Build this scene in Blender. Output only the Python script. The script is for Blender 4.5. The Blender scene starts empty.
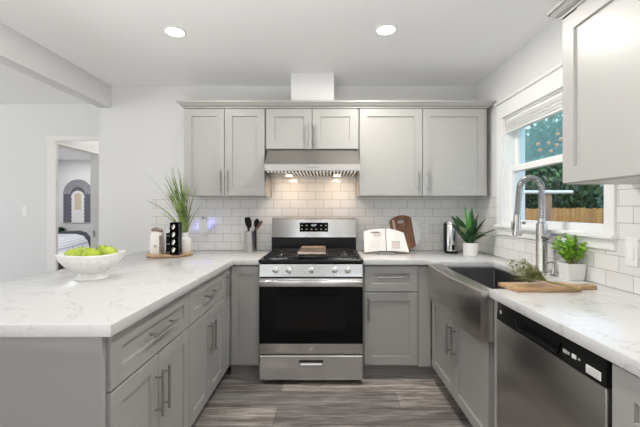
import bpy, bmesh, math, random
from mathutils import Vector, Matrix, Euler

# ------------------------------------------------------------------ camera
S = bpy.context.scene
COL = S.collection
cam_d = bpy.data.cameras.new('camera')
cam = bpy.data.objects.new('camera', cam_d)
COL.objects.link(cam)
cam.location = (0, 0, 1.29)
cam.rotation_euler = (math.pi / 2, 0, 0)
cam_d.sensor_width = 36.0
cam_d.lens = 350.0 / 640.0 * 36.0
cam_d.shift_x = -7.0 / 640.0
cam_d.shift_y = -3.5 / 640.0
cam_d.clip_start = 0.05
S.camera = cam

# ------------------------------------------------------------------ view / exposure
S.view_settings.view_transform = 'Standard'
S.view_settings.look = 'None'
S.view_settings.gamma = 1.0
S.view_settings.use_curve_mapping = False
S.view_settings.exposure = 0.07
S.cycles.max_bounces = 12
S.cycles.diffuse_bounces = 7
S.cycles.glossy_bounces = 5
S.cycles.transparent_max_bounces = 12
S.cycles.sample_clamp_indirect = 6.0
S.cycles.caustics_reflective = False
S.cycles.caustics_refractive = False
S.cycles.use_denoising = True

# ------------------------------------------------------------------ world: pale blue day sky
W = bpy.data.worlds.new('sky')
S.world = W
W.use_nodes = True
nt = W.node_tree
nt.nodes.clear()
wo = nt.nodes.new('ShaderNodeOutputWorld')
bg = nt.nodes.new('ShaderNodeBackground')
tc = nt.nodes.new('ShaderNodeTexCoord')
sp = nt.nodes.new('ShaderNodeSeparateXYZ')
cr = nt.nodes.new('ShaderNodeValToRGB')
cr.color_ramp.elements[0].position = 0.0
cr.color_ramp.elements[0].color = (0.80, 0.90, 0.95, 1)
cr.color_ramp.elements[1].position = 0.7
cr.color_ramp.elements[1].color = (0.25, 0.50, 0.85, 1)
nt.links.new(tc.outputs['Generated'], sp.inputs[0])
nt.links.new(sp.outputs['Z'], cr.inputs[0])
nt.links.new(cr.outputs[0], bg.inputs[0])
bg.inputs[1].default_value = 2.0
nt.links.new(bg.outputs[0], wo.inputs[0])


def light(name, kind, loc, rot, energy, size=1.0, size_y=None, color=(1, 1, 1), shape=None, **kw):
    d = bpy.data.lights.new(name, kind)
    d.energy = energy
    d.color = color
    if kind == 'AREA':
        d.shape = shape or ('RECTANGLE' if size_y else 'SQUARE')
        d.size = size
        if size_y:
            d.size_y = size_y
    elif kind in ('POINT', 'SPOT'):
        d.shadow_soft_size = size
    for k, v in kw.items():
        setattr(d, k, v)
    o = bpy.data.objects.new(name, d)
    o.location = loc
    o.rotation_euler = rot
    COL.objects.link(o)
    return o


R90 = math.pi / 2
# soft sun on the garden beyond the window
light('sun', 'SUN', (8, 0, 6), (math.radians(48), 0, math.radians(-35)), 2.0, color=(1, 0.95, 0.86)).data.angle = 0.2
# added pair of unseen rear lights whose reflections streak the steel
light('rear_fill', 'AREA', (0.57, -2.95, 1.22), (R90, 0, 0), 4, 0.45, 2.3, color=(1, 0.985, 0.96))
light('rear_fill', 'AREA', (-1.45, -2.95, 1.22), (R90, 0, 0), 4, 0.45, 2.3, color=(1, 0.985, 0.96))
# added unseen fill from the right, behind the camera
light('side_fill', 'AREA', (1.34, -0.9, 1.4), (R90, 0, R90), 3, 1.4, 1.2, color=(0.98, 0.99, 1.0))
light('living_fill', 'AREA', (-5.6, 1.2, 1.4), (R90, 0, -R90), 28, 3.0, 2.0, color=(1, 0.985, 0.965))  # added fill from the living room side
# added upward fills that brighten the kitchen and living room ceilings
light('ceiling_fill', 'AREA', (-0.6, 0.0, 0.80), (math.pi, 0, 0), 50, 1.2, 1.0, color=(1, 0.985, 0.965))
light('living_up_fill', 'AREA', (-3.8, 1.2, 1.7), (math.pi, 0, 0), 28, 1.0, 1.0, color=(1, 0.985, 0.965))
# the other ceiling cans of the kitchen, behind the camera
for cx, cy in ((-0.985, 0.85), (0.378, 0.85)):
    light('ceiling_can_light', 'AREA', (cx, cy, 2.43), (0, 0, 0), 1.5 if cx < 0 else 9, 0.14, color=(1, 0.96, 0.9), shape='DISK')
light('bedroom_fill', 'AREA', (-4.7, 6.2, 2.42), (0, 0, 0), 46, 2.6, 3.2, color=(0.97, 0.98, 1.0))  # added soft fill under the bedroom ceiling, no fitting
light('hall_fill', 'AREA', (-2.55, 4.9, 2.43), (0, 0, 0), 7, 0.75, 1.6, color=(1, 0.97, 0.93))  # added fill to brighten the hall, no fitting

# ------------------------------------------------------------------ materials


def mat(name, color, rough=0.5, metal=0.0, spec=0.5, **kw):
    m = bpy.data.materials.new(name)
    m.use_nodes = True
    b = m.node_tree.nodes['Principled BSDF']
    b.inputs['Base Color'].default_value = (*color, 1)
    b.inputs['Roughness'].default_value = rough
    b.inputs['Metallic'].default_value = metal
    b.inputs['Specular IOR Level'].default_value = spec
    for k, v in kw.items():
        b.inputs[k.replace('_', ' ')].default_value = v
    return m


class N:
    """small wrapper to wire nodes of a material"""

    def __init__(self, m):
        self.t = m.node_tree
        self.b = m.node_tree.nodes['Principled BSDF']

    def n(self, kind, **kw):
        x = self.t.nodes.new(kind)
        for k, v in kw.items():
            if k in x.inputs.keys() if hasattr(x.inputs, 'keys') else False:
                x.inputs[k].default_value = v
            else:
                setattr(x, k, v)
        return x

    def l(self, a, b):
        self.t.links.new(a, b)

    def coord(self, scale=(1, 1, 1), swap=None, offset=(0, 0, 0), kind='Object'):
        tc = self.n('ShaderNodeTexCoord')
        out = tc.outputs[kind]
        if swap:
            s = self.n('ShaderNodeSeparateXYZ')
            c = self.n('ShaderNodeCombineXYZ')
            self.l(out, s.inputs[0])
            for i, ax in enumerate(swap):
                self.l(s.outputs[ax], c.inputs[i])
            out = c.outputs[0]
        mp = self.n('ShaderNodeMapping')
        mp.inputs['Scale'].default_value = scale
        mp.inputs['Location'].default_value = offset
        self.l(out, mp.inputs['Vector'])
        return mp.outputs[0]

    def noise(self, vec, scale, detail=3, rough=0.5, dist=0.0):
        x = self.n('ShaderNodeTexNoise')
        x.inputs['Scale'].default_value = scale
        x.inputs['Detail'].default_value = detail
        x.inputs['Roughness'].default_value = rough
        x.inputs['Distortion'].default_value = dist
        self.l(vec, x.inputs['Vector'])
        return x.outputs['Fac']

    def ramp(self, fac, stops):
        r = self.n('ShaderNodeValToRGB')
        e = r.color_ramp.elements
        while len(e) < len(stops):
            e.new(0.5)
        for i, (p, c) in enumerate(stops):
            e[i].position = p
            e[i].color = (*c, 1) if len(c) == 3 else c
        self.l(fac, r.inputs[0])
        return r.outputs[0]

    def mix(self, fac, a, b, mode='MIX'):
        x = self.n('ShaderNodeMix', data_type='RGBA', blend_type=mode)
        for s, v in ((0, fac), (6, a), (7, b)):
            if hasattr(v, 'links'):
                self.l(v, x.inputs[s])
            elif isinstance(v, (int, float)):
                x.inputs[s].default_value = v
            else:
                x.inputs[s].default_value = (*v, 1)
        return x.outputs[2]

    def bump(self, height, strength=0.3, dist=0.002, invert=False):
        x = self.n('ShaderNodeBump')
        x.invert = invert
        x.inputs['Strength'].default_value = strength
        x.inputs['Distance'].default_value = dist
        self.l(height, x.inputs['Height'])
        self.l(x.outputs[0], self.b.inputs['Normal'])

    def color(self, sock):
        self.l(sock, self.b.inputs['Base Color'])


M = {}
M['wall'] = mat('wall_paint', (0.765, 0.765, 0.76), 0.6, spec=0.3)
M['ceiling'] = mat('ceiling_paint', (0.90, 0.90, 0.90), 0.8, spec=0.2)
M['wall_dark'] = mat('dark_reflected_wall', (0.20, 0.18, 0.165), 0.7)  # unseen rear wall made dark for contrast in the steel reflections
M['trim'] = mat('white_trim', (0.86, 0.86, 0.85), 0.35)
M['door_trim'] = mat('warm_white_trim', (0.84, 0.82, 0.79), 0.4)
for k in ('wall', 'ceiling'):
    g = N(M[k])
    g.bump(g.noise(g.coord(), 60, 3), 0.08, 0.002)

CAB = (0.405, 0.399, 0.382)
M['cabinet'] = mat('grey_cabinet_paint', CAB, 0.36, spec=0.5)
g = N(M['cabinet'])
g.bump(g.noise(g.coord((3, 3, 30)), 9, 2), 0.05, 0.001)
M['cabinet_shadowline'] = mat('cabinet_inner', (0.25, 0.245, 0.235), 0.6)
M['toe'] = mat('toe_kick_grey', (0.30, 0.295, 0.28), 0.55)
M['nickel'] = mat('brushed_nickel', (0.40, 0.39, 0.375), 0.32, 1.0)


def steel(name, col, rough, axis):
    m = mat(name, col, rough, 1.0)
    g = N(m)
    sc = [14, 14, 14]
    sc[axis] = 0.8
    nz = g.noise(g.coord(tuple(sc)), 1.0, 1)
    g.color(g.ramp(nz, [(0.3, tuple(c * 0.93 for c in col)), (0.7, tuple(c * 1.05 for c in col))]))
    return m


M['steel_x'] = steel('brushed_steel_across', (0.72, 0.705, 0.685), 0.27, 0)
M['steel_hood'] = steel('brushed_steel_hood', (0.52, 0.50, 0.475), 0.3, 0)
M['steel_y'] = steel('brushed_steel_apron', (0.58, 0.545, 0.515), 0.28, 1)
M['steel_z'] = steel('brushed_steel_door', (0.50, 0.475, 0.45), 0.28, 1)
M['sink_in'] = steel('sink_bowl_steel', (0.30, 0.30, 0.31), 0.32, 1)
M['chrome'] = mat('faucet_steel', (0.58, 0.57, 0.56), 0.24, 1.0)
M['black_gloss'] = mat('black_gloss', (0.006, 0.006, 0.006), 0.08, spec=0.2)
M['oven_glass'] = mat('oven_glass', (0.004, 0.004, 0.004), 0.05, spec=0.14)
M['black'] = mat('black_enamel', (0.010, 0.010, 0.010), 0.32, spec=0.2)
M['black_matte'] = mat('black_cast_iron', (0.016, 0.016, 0.016), 0.55)
M['dark'] = mat('dark_recess', (0.01, 0.01, 0.01), 0.7)
M['griddle'] = mat('warm_lit_griddle', (0.55, 0.44, 0.36), 0.3, 1.0)  # copper tint puts the warm hood light into the steel colour
M['white_plastic'] = mat('white_plastic', (0.82, 0.82, 0.80), 0.35)
M['ceramic'] = mat('white_ceramic', (0.82, 0.81, 0.79), 0.25)
M['ceramic_rough'] = mat('handmade_white_ceramic', (0.80, 0.79, 0.77), 0.3)
g = N(M['ceramic_rough'])
nz = g.noise(g.coord(), 55, 3)
g.color(g.ramp(nz, [(0.3, (0.74, 0.73, 0.71)), (0.6, (0.83, 0.82, 0.80))]))
g.bump(nz, 0.25, 0.003)
M['soil'] = mat('soil', (0.05, 0.035, 0.025), 0.9)
M['paper'] = mat('paper', (0.84, 0.82, 0.78), 0.6)
M['cover'] = mat('book_cover', (0.80, 0.78, 0.74), 0.5)
M['print_grey'] = mat('print_grey', (0.45, 0.43, 0.41), 0.7)
M['print_pink'] = mat('print_pale', (0.66, 0.55, 0.51), 0.7)
M['print_dark'] = mat('print_dark', (0.07, 0.06, 0.055), 0.7)
M['foil'] = mat('foil_lid', (0.62, 0.58, 0.53), 0.35, 0.6)
M['brown_paper'] = mat('brown_paper', (0.28, 0.20, 0.15), 0.7)


def emit(name, col, strength):
    m = mat(name, (0, 0, 0))
    b = m.node_tree.nodes['Principled BSDF']
    b.inputs['Emission Color'].default_value = (*col, 1)
    b.inputs['Emission Strength'].default_value = strength
    return m


M['lamp'] = emit('lamp_diffuser', (1, 0.98, 0.95), 8.0)
M['hood_lamp'] = emit('hood_lamp_glow', (1, 0.78, 0.55), 4.0)
M['led_blue'] = emit('blue_led', (0.22, 0.22, 1.0), 3.5)
M['display'] = emit('display_digits', (0.8, 0.9, 1.0), 1.2)

# quartz counter
M['quartz'] = mat('white_quartz', (0.8, 0.8, 0.79), 0.17)
g = N(M['quartz'])
v = g.coord((1, 1, 1))
big = g.noise(v, 2.2, 5, 0.55, 1.6)
sm = g.noise(v, 9.0, 5, 0.6, 1.0)
speck = g.noise(v, 140, 2)
base = g.ramp(speck, [(0.35, (0.60, 0.598, 0.592)), (0.6, (0.635, 0.633, 0.628))])
vein = g.ramp(big, [(0.478, (0, 0, 0)), (0.497, (1, 1, 1)), (0.503, (1, 1, 1)), (0.525, (0, 0, 0))])
brk = g.ramp(sm, [(0.42, (0, 0, 0)), (0.62, (1, 1, 1))])
vm = g.mix(1.0, vein, brk, 'MULTIPLY')
g.color(g.mix(vm, base, (0.49, 0.48, 0.468)))

# subway tile


def tile_mat(name, swap, off):
    m = mat(name, (0.8, 0.8, 0.8), 0.14)
    g = N(m)
    v = g.coord((1, 1, 1), swap, off)
    b = g.n('ShaderNodeTexBrick')
    g.l(v, b.inputs['Vector'])
    b.inputs['Color1'].default_value = (0.82, 0.812, 0.797, 1)
    b.inputs['Color2'].default_value = (0.77, 0.762, 0.747, 1)
    b.inputs['Mortar'].default_value = (0.36, 0.355, 0.345, 1)
    b.inputs['Scale'].default_value = 1.0
    b.inputs['Mortar Size'].default_value = 0.0016
    b.inputs['Mortar Smooth'].default_value = 0.15
    b.inputs['Brick Width'].default_value = 0.156
    b.inputs['Row Height'].default_value = 0.0785
    b.offset = 0.5
    g.color(b.outputs['Color'])
    rr = g.ramp(b.outputs['Fac'], [(0, (0.14,) * 3), (1, (0.8,) * 3)])
    g.l(rr, g.b.inputs['Roughness'])
    g.bump(b.outputs['Fac'], 0.6, 0.0015, invert=True)
    return m


M['tile_back'] = tile_mat('subway_tile_back', 'XZY', (0.03, -0.915, 0))
M['tile_right'] = tile_mat('subway_tile_right', 'YZX', (0.06, -0.915, 0))

# plank floor
M['floor'] = mat('vinyl_plank', (0.2, 0.18, 0.16), 0.42)
g = N(M['floor'])
v = g.coord((1, 1, 1), None, (0.325, 0.048, 0))
b = g.n('ShaderNodeTexBrick')
g.l(v, b.inputs['Vector'])
b.inputs['Color1'].default_value = (0.0, 0.0, 0.0, 1)
b.inputs['Color2'].default_value = (1, 1, 1, 1)
b.inputs['Mortar'].default_value = (0.25, 0.25, 0.25, 1)
b.inputs['Scale'].default_value = 1.0
b.inputs['Mortar Size'].default_value = 0.0012
b.inputs['Brick Width'].default_value = 1.28
b.inputs['Row Height'].default_value = 0.195
b.offset = 0.37
b.offset_frequency = 3
st = g.noise(g.coord((1.1, 15, 1), None, (3.1, 0, 0)), 1.6, 7, 0.66, 0.35)
blot = g.noise(g.coord((1.0, 5, 1)), 2.6, 4, 0.6, 0.8)
fine = g.noise(g.coord((6, 160, 1)), 1.0, 3, 0.6)
grain = g.ramp(st, [(0.28, (0.09, 0.082, 0.078)), (0.42, (0.30, 0.28, 0.27)), (0.54, (0.53, 0.50, 0.48)), (0.68, (0.82, 0.79, 0.76))])
tone = g.mix(b.outputs['Color'], (0.58, 0.575, 0.58), (1.32, 1.26, 1.20))
c1 = g.mix(1.0, grain, tone, 'MULTIPLY')
c2 = g.mix(g.ramp(blot, [(0.42, (0, 0, 0)), (0.70, (0.65, 0.65, 0.65))]), c1, (0.17, 0.135, 0.115))
c3 = g.mix(g.ramp(fine, [(0.38, (0.6, 0.6, 0.6)), (0.58, (0, 0, 0))]), c2, (0.04, 0.034, 0.03))
g.color(g.mix(b.outputs['Fac'], c3, (0.03, 0.026, 0.024)))
g.bump(st, 0.15, 0.002)


def wood(name, c_dark, c_light, scale=(3, 40, 40), rough=0.5, kind='Object'):
    m = mat(name, c_light, rough)
    g = N(m)
    n1 = g.noise(g.coord(scale, kind=kind), 1.4, 5, 0.6, 0.6)
    g.color(g.ramp(n1, [(0.3, c_dark), (0.65, c_light)]))
    g.bump(n1, 0.1, 0.001)
    return m


M['wood_board'] = wood('acacia_board', (0.33, 0.19, 0.09), (0.56, 0.37, 0.20), (3, 45, 45))
M['wood_tray'] = wood('tray_wood', (0.36, 0.22, 0.12), (0.58, 0.40, 0.25), (4, 40, 40))
M['walnut'] = wood('walnut', (0.12, 0.045, 0.02), (0.30, 0.13, 0.06), (40, 40, 4))
M['pale_wood'] = wood('pale_wood', (0.60, 0.50, 0.42), (0.74, 0.66, 0.57), (40, 40, 4))
M['marble'] = mat('white_marble_inlay', (0.78, 0.77, 0.76), 0.3)
M['fence'] = wood('cedar_fence', (0.30, 0.13, 0.03), (0.52, 0.27, 0.075), (8, 8, 1.2), 0.8)
M['post_wood'] = wood('post_wood', (0.28, 0.16, 0.10), (0.42, 0.27, 0.18), (8, 8, 1.2), 0.8)
M['spoon_wood'] = mat('dark_wood_spoon', (0.14, 0.07, 0.045), 0.5)


def leaf(name, a, bcol, scale=30, rough=0.45):
    m = mat(name, a, rough)
    g = N(m)
    r = g.n('ShaderNodeObjectInfo')
    n1 = g.noise(g.coord(), scale, 2)
    g.color(g.ramp(n1, [(0.35, a), (0.65, bcol)]))
    return m


M['leaf_tree'] = leaf('tree_leaf', (0.006, 0.022, 0.004), (0.028, 0.075, 0.012), 6)
M['leaf_citrus'] = leaf('citrus_leaf', (0.02, 0.10, 0.04), (0.12, 0.30, 0.11), 6)
M['leaf_bush'] = leaf('bush_leaf', (0.10, 0.34, 0.02), (0.42, 0.66, 0.08), 45)
M['leaf_grass'] = leaf('grass_blade', (0.085, 0.15, 0.03), (0.27, 0.36, 0.11), 25)
M['leaf_snake'] = leaf('snake_plant_leaf', (0.008, 0.04, 0.012), (0.035, 0.12, 0.03), 40, 0.35)
M['leaf_snake_bright'] = leaf('fresh_leaf', (0.06, 0.30, 0.04), (0.12, 0.42, 0.07), 40, 0.35)
M['leaf_snake_pale'] = leaf('pale_leaf', (0.18, 0.26, 0.13), (0.36, 0.42, 0.20), 40, 0.35)
M['herb'] = leaf('herb_leaf', (0.10, 0.15, 0.045), (0.30, 0.34, 0.15), 60, 0.7)
M['herb_stem'] = mat('herb_stem', (0.24, 0.22, 0.07), 0.6)
M['bark'] = mat('bark', (0.09, 0.06, 0.04), 0.9)
M['orange'] = mat('orange_peel', (0.75, 0.28, 0.03), 0.5)
M['apple'] = mat('green_apple_skin', (0.36, 0.62, 0.02), 0.25)
g = N(M['apple'])
n1 = g.noise(g.coord(), 14, 3)
g.color(g.ramp(n1, [(0.35, (0.27, 0.42, 0.012)), (0.68, (0.46, 0.55, 0.05))]))
M['stem'] = mat('fruit_stem', (0.06, 0.04, 0.025), 0.8)
M['ground'] = mat('garden_soil', (0.16, 0.13, 0.09), 0.9)
M['fabric_grey'] = mat('charcoal_upholstery', (0.07, 0.073, 0.085), 0.85)
M['fabric_white'] = mat('white_blanket', (0.70, 0.71, 0.75), 0.9)
g = N(M['fabric_white'])
wv = g.n('ShaderNodeTexWave')
wv.inputs['Scale'].default_value = 9
g.l(g.coord((1, 0.3, 0)), wv.inputs['Vector'])
g.color(g.ramp(wv.outputs['Fac'], [(0.72, (0.72, 0.73, 0.77)), (0.86, (0.42, 0.44, 0.52))]))
M['canvas_white'] = mat('canvas_white', (0.76, 0.75, 0.74), 0.9)
M['canvas_tan'] = mat('canvas_tan', (0.60, 0.50, 0.38), 0.9)
M['canvas_grey'] = mat('canvas_grey', (0.13, 0.13, 0.155), 0.9)
M['blind'] = mat('white_blind', (0.80, 0.80, 0.78), 0.5)
M['cord'] = mat('cord_dark', (0.05, 0.05, 0.05), 0.5)

# glazing: clear lower pane, upper pane with a teal haze mixed into its shader


def pane_mat(name, haze, tint):
    m = bpy.data.materials.new(name)
    m.use_nodes = True
    t = m.node_tree
    t.nodes.clear()
    o = t.nodes.new('ShaderNodeOutputMaterial')
    tr = t.nodes.new('ShaderNodeBsdfTransparent')
    tr.inputs[0].default_value = (0.97, 0.985, 0.98, 1)
    gl = t.nodes.new('ShaderNodeBsdfGlossy')
    gl.inputs['Roughness'].default_value = 0.02
    fr = t.nodes.new('ShaderNodeFresnel')
    fr.inputs[0].default_value = 1.45
    mx = t.nodes.new('ShaderNodeMixShader')
    ge = t.nodes.new('ShaderNodeNewGeometry')
    mu = t.nodes.new('ShaderNodeMath')
    mu.operation = 'SUBTRACT'
    mu.use_clamp = True
    t.links.new(fr.outputs[0], mu.inputs[0])
    t.links.new(ge.outputs['Backfacing'], mu.inputs[1])
    t.links.new(mu.outputs[0], mx.inputs[0])
    t.links.new(tr.outputs[0], mx.inputs[1])
    t.links.new(gl.outputs[0], mx.inputs[2])
    last = mx.outputs[0]
    if haze:
        df = t.nodes.new('ShaderNodeBsdfTranslucent')
        df.inputs[0].default_value = (*tint, 1)
        m2 = t.nodes.new('ShaderNodeMixShader')
        m2.inputs[0].default_value = haze
        t.links.new(last, m2.inputs[1])
        t.links.new(df.outputs[0], m2.inputs[2])
        last = m2.outputs[0]
    t.links.new(last, o.inputs[0])
    return m


M['pane_clear'] = pane_mat('window_glass', 0, None)
M['pane_hazy'] = pane_mat('window_glass_hazy', 0.20, (0.62, 0.92, 0.86))

# ------------------------------------------------------------------ mesh builder


class MB:
    def __init__(self, T=None):
        self.bm = bmesh.new()
        self.T = T

    def _v(self, p):
        p = Vector(p)
        return self.bm.verts.new(self.T @ p if self.T else p)

    def _f(self, vs, smooth=False):
        try:
            f = self.bm.faces.new(vs)
            f.smooth = smooth
            return f
        except ValueError:
            return None

    def box(self, x0, x1, y0, y1, z0, z1, bev=0.0, seg=1):
        v = [self._v((x, y, z)) for x in (x0, x1) for y in (y0, y1) for z in (z0, z1)]
        fs = [self._f([v[i] for i in q]) for q in ((0, 1, 3, 2), (4, 6, 7, 5), (0, 4, 5, 1), (2, 3, 7, 6), (0, 2, 6, 4), (1, 5, 7, 3))]
        if bev > 0:
            es = list({e for f in fs for e in f.edges})
            bmesh.ops.bevel(self.bm, geom=es, offset=bev, segments=seg, affect='EDGES', profile=0.5)
        return self

    def rings(self, rings, close0=True, close1=True, smooth=False, closed=True):
        rv = [[self._v(p) for p in r] for r in rings]
        n = len(rv[0])
        for a, b in zip(rv, rv[1:]):
            for i in range(n if closed else n - 1):
                j = (i + 1) % n
                self._f([a[i], a[j], b[j], b[i]], smooth)
        if close0:
            self._f(rv[0])
        if close1:
            self._f(list(reversed(rv[-1])))
        return self

    def shaker(self, u0, u1, z0, z1, t=0.02, rail=0.06, dep=0.011):
        """a framed door, front towards +local y at 0 (local x across, z up)"""
        u0, u1, z0, z1 = u0 + 0.001, u1 - 0.001, z0 + 0.001, z1 - 0.001
        R = []
        for off, n in ((0, -t), (0, -0.0015), (0.0015, 0), (rail, 0), (rail + 0.0015, -dep)):
            R.append([(u0 + off, n, z0 + off), (u1 - off, n, z0 + off), (u1 - off, n, z1 - off), (u0 + off, n, z1 - off)])
        return self.rings(R)

    def cyl(self, p0, p1, r0, r1=None, seg=16, caps=True):
        r1 = r0 if r1 is None else r1
        return self.tube([p0, p1], [r0, r1], seg, caps)

    def tube(self, pts, rad, seg=10, caps=True, closed=False):
        pts = [Vector(p) for p in pts]
        if not isinstance(rad, (list, tuple)):
            rad = [rad] * len(pts)
        R = []
        up = None
        for i, p in enumerate(pts):
            if i == 0:
                d = pts[1] - p
            elif i == len(pts) - 1:
                d = p - pts[i - 1]
            else:
                d = (pts[i + 1] - pts[i - 1])
            d.normalize()
            if up is None:
                a = Vector((0, 0, 1)) if abs(d.z) < 0.9 else Vector((1, 0, 0))
                up = d.cross(a).normalized()
            up = (up - d * up.dot(d)).normalized()
            w = d.cross(up)
            R.append([p + (up * math.cos(t) + w * math.sin(t)) * rad[i] for t in (2 * math.pi * k / seg for k in range(seg))])
        return self.rings(R, caps, caps, smooth=True)

    def lathe(self, prof, c=(0, 0, 0), seg=28, smooth=True, sx=1.0, sy=1.0, cap=True):
        R = []
        for r, z in prof:
            R.append([(c[0] + r * sx * math.cos(t), c[1] + r * sy * math.sin(t), c[2] + z) for t in (2 * math.pi * k / seg for k in range(seg))])
        return self.rings(R, cap, cap, smooth)

    def prism(self, poly, z0, z1, bev=0.0, axis=2, seg=1):
        def P(a, b, c):
            return (a, b, c) if axis == 2 else (a, c, b) if axis == 1 else (c, a, b)
        lo = [self._v(P(a, b, z0)) for a, b in poly]
        hi = [self._v(P(a, b, z1)) for a, b in poly]
        n = len(poly)
        fs = [self._f(lo), self._f(hi)]
        for i in range(n):
            j = (i + 1) % n
            fs.append(self._f([lo[i], lo[j], hi[j], hi[i]]))
        if bev > 0:
            es = list({e for f in fs[:2] for e in f.edges})
            bmesh.ops.recalc_face_normals(self.bm, faces=fs)
            bmesh.ops.bevel(self.bm, geom=es, offset=bev, segments=seg, affect='EDGES', profile=0.5)
        return self

    def sphere(self, c, r, seg=16, rings=10, sz=1.0):
        R = []
        for k in range(rings + 1):
            a = -math.pi / 2 + math.pi * k / rings
            rr = max(r * math.cos(a), r * 0.01)
            R.append([(c[0] + rr * math.cos(t), c[1] + rr * math.sin(t), c[2] + r * sz * math.sin(a)) for t in (2 * math.pi * q / seg for q in range(seg))])
        return self.rings(R, True, True, True)

    def leafquad(self, p, d, side, L, w, fold=0.25):
        """a small folded leaf: base p, direction d, width along side"""
        d = d.normalized()
        s = (side - d * side.dot(d))
        if s.length < 1e-4:
            s = d.orthogonal()
        s.normalize()
        nrm = d.cross(s)
        a = self._v(p)
        tip = self._v(p + d * L)
        m = p + d * L * 0.5
        l = self._v(m + s * w * 0.5 + nrm * w * fold)
        r = self._v(m - s * w * 0.5 + nrm * w * fold)
        self._f([a, l, tip])
        self._f([a, tip, r])

    def blade(self, pts, widths, side, thick=0.0):
        """a long strap leaf along pts with a V fold"""
        pts = [Vector(p) for p in pts]
        L, C, R = [], [], []
        for i, (p, w) in enumerate(zip(pts, widths)):
            d = (pts[min(i + 1, len(pts) - 1)] - pts[max(i - 1, 0)]).normalized()
            s = (side - d * side.dot(d)).normalized()
            n = d.cross(s)
            L.append(self._v(p - s * w / 2 + n * w * 0.16))
            C.append(self._v(p))
            R.append(self._v(p + s * w / 2 + n * w * 0.16))
        for i in range(len(pts) - 1):
            self._f([L[i], C[i], C[i + 1], L[i + 1]], True)
            self._f([C[i], R[i], R[i + 1], C[i + 1]], True)

    def foliage(self, c, rad, n, L, w, rng, shell=0.45):
        c = Vector(c)
        for _ in range(n):
            d = Vector((rng.gauss(0, 1), rng.gauss(0, 1), rng.gauss(0, 1))).normalized()
            k = shell + (1 - shell) * rng.random()
            p = c + Vector((d.x * rad[0] * k, d.y * rad[1] * k, d.z * rad[2] * k))
            dirv = (d + Vector((rng.uniform(-1, 1), rng.uniform(-1, 1), rng.uniform(-0.6, 1))) * 0.9)
            self.leafquad(p, dirv, Vector((rng.uniform(-1, 1), rng.uniform(-1, 1), rng.uniform(-1, 1))), L * rng.uniform(0.6, 1.25), w * rng.uniform(0.7, 1.2))
        return self

    def build(self, name, material, parent=None, angle=38, recalc=True):
        if recalc:
            bmesh.ops.recalc_face_normals(self.bm, faces=self.bm.faces)
        me = bpy.data.meshes.new(name)
        self.bm.to_mesh(me)
        self.bm.free()
        me.set_sharp_from_angle(angle=math.radians(angle))
        me.materials.append(M[material] if isinstance(material, str) else material)
        o = bpy.data.objects.new(name, me)
        COL.objects.link(o)
        if parent is not None:
            root = parent
            while root.parent:
                root = root.parent
            me.transform(Matrix.Translation(-root.location))
            o.parent = parent
        return o


def thing(name, label, cat, loc, group=None):
    o = bpy.data.objects.new(name, None)
    o.empty_display_size = 0.05
    COL.objects.link(o)
    o.location = loc
    o['label'] = label
    o['category'] = cat
    if group:
        o['group'] = group
    return o


def tag(o, label, cat, group=None, kind=None):
    """properties, and the origin moved to the base of the mesh"""
    o['label'] = label
    o['category'] = cat
    if group:
        o['group'] = group
    if kind:
        o['kind'] = kind
    return o


def struct(o, label=None, cat=None):
    o['kind'] = 'structure'
    if label:
        o['label'] = label
        o['category'] = cat
    return o


def text(name, body, size, T, material, parent, align='CENTER'):
    cu = bpy.data.curves.new(name, 'FONT')
    cu.body = body
    cu.size = size
    cu.align_x = align
    cu.align_y = 'CENTER'
    cu.extrude = 0.0003
    tmp = bpy.data.objects.new(name + '_tmp', cu)
    COL.objects.link(tmp)
    bpy.context.view_layer.update()
    me = bpy.data.meshes.new_from_object(tmp.evaluated_get(bpy.context.evaluated_depsgraph_get()))
    bpy.data.objects.remove(tmp)
    bpy.data.curves.remove(cu)
    me.name = name
    me.transform(T)
    root = parent
    while root.parent:
        root = root.parent
    me.transform(Matrix.Translation(-root.location))
    me.materials.clear()
    me.materials.append(M[material])
    o = bpy.data.objects.new(name, me)
    COL.objects.link(o)
    o.parent = parent
    return o


def frame(origin, U, Nn):
    """local x -> U, local y -> outward normal, z up"""
    U, Nn = Vector(U), Vector(Nn)
    m = Matrix.Identity(4)
    for i in range(3):
        m[i][0] = U[i]
        m[i][1] = Nn[i]
        m[i][2] = (0, 0, 1)[i]
        m[i][3] = origin[i]
    return m


# ------------------------------------------------------------------ room shell
YB = 3.27     # kitchen back wall
XR = 1.39     # kitchen right wall
ZC = 2.45     # ceiling
WY0, WY1, WZ0, WZ1 = 1.735, 2.75, 1.165, 2.01   # window opening

struct(MB().box(-6.4, XR + 0.16, -3.2, 8.3, -0.05, 0.0).build('floor', 'floor'))
struct(MB().box(-6.4, XR + 0.16, -3.2, 8.3, ZC, ZC + 0.1).build('ceiling', 'ceiling'))
struct(MB().box(-2.13, XR + 0.16, YB, YB + 0.56, 0, ZC).build('wall_back', 'wall'))
w = MB()
w.box(XR, XR + 0.16, -3.2, WY0, 0, ZC)
w.box(XR, XR + 0.16, WY1, YB, 0, ZC)
w.box(XR, XR + 0.16, WY0, WY1, 0, WZ0)
w.box(XR, XR + 0.16, WY0, WY1, WZ1, ZC)
struct(w.build('wall_right', 'wall'))
# living-room wall with the cased opening
w = MB()
w.box(-6.3, -2.98, 3.83, 3.852, 0, ZC)
w.box(-2.98, -2.13, 3.83, 3.852, 2.06, ZC)
struct(w.build('wall_left', 'wall'))
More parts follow.
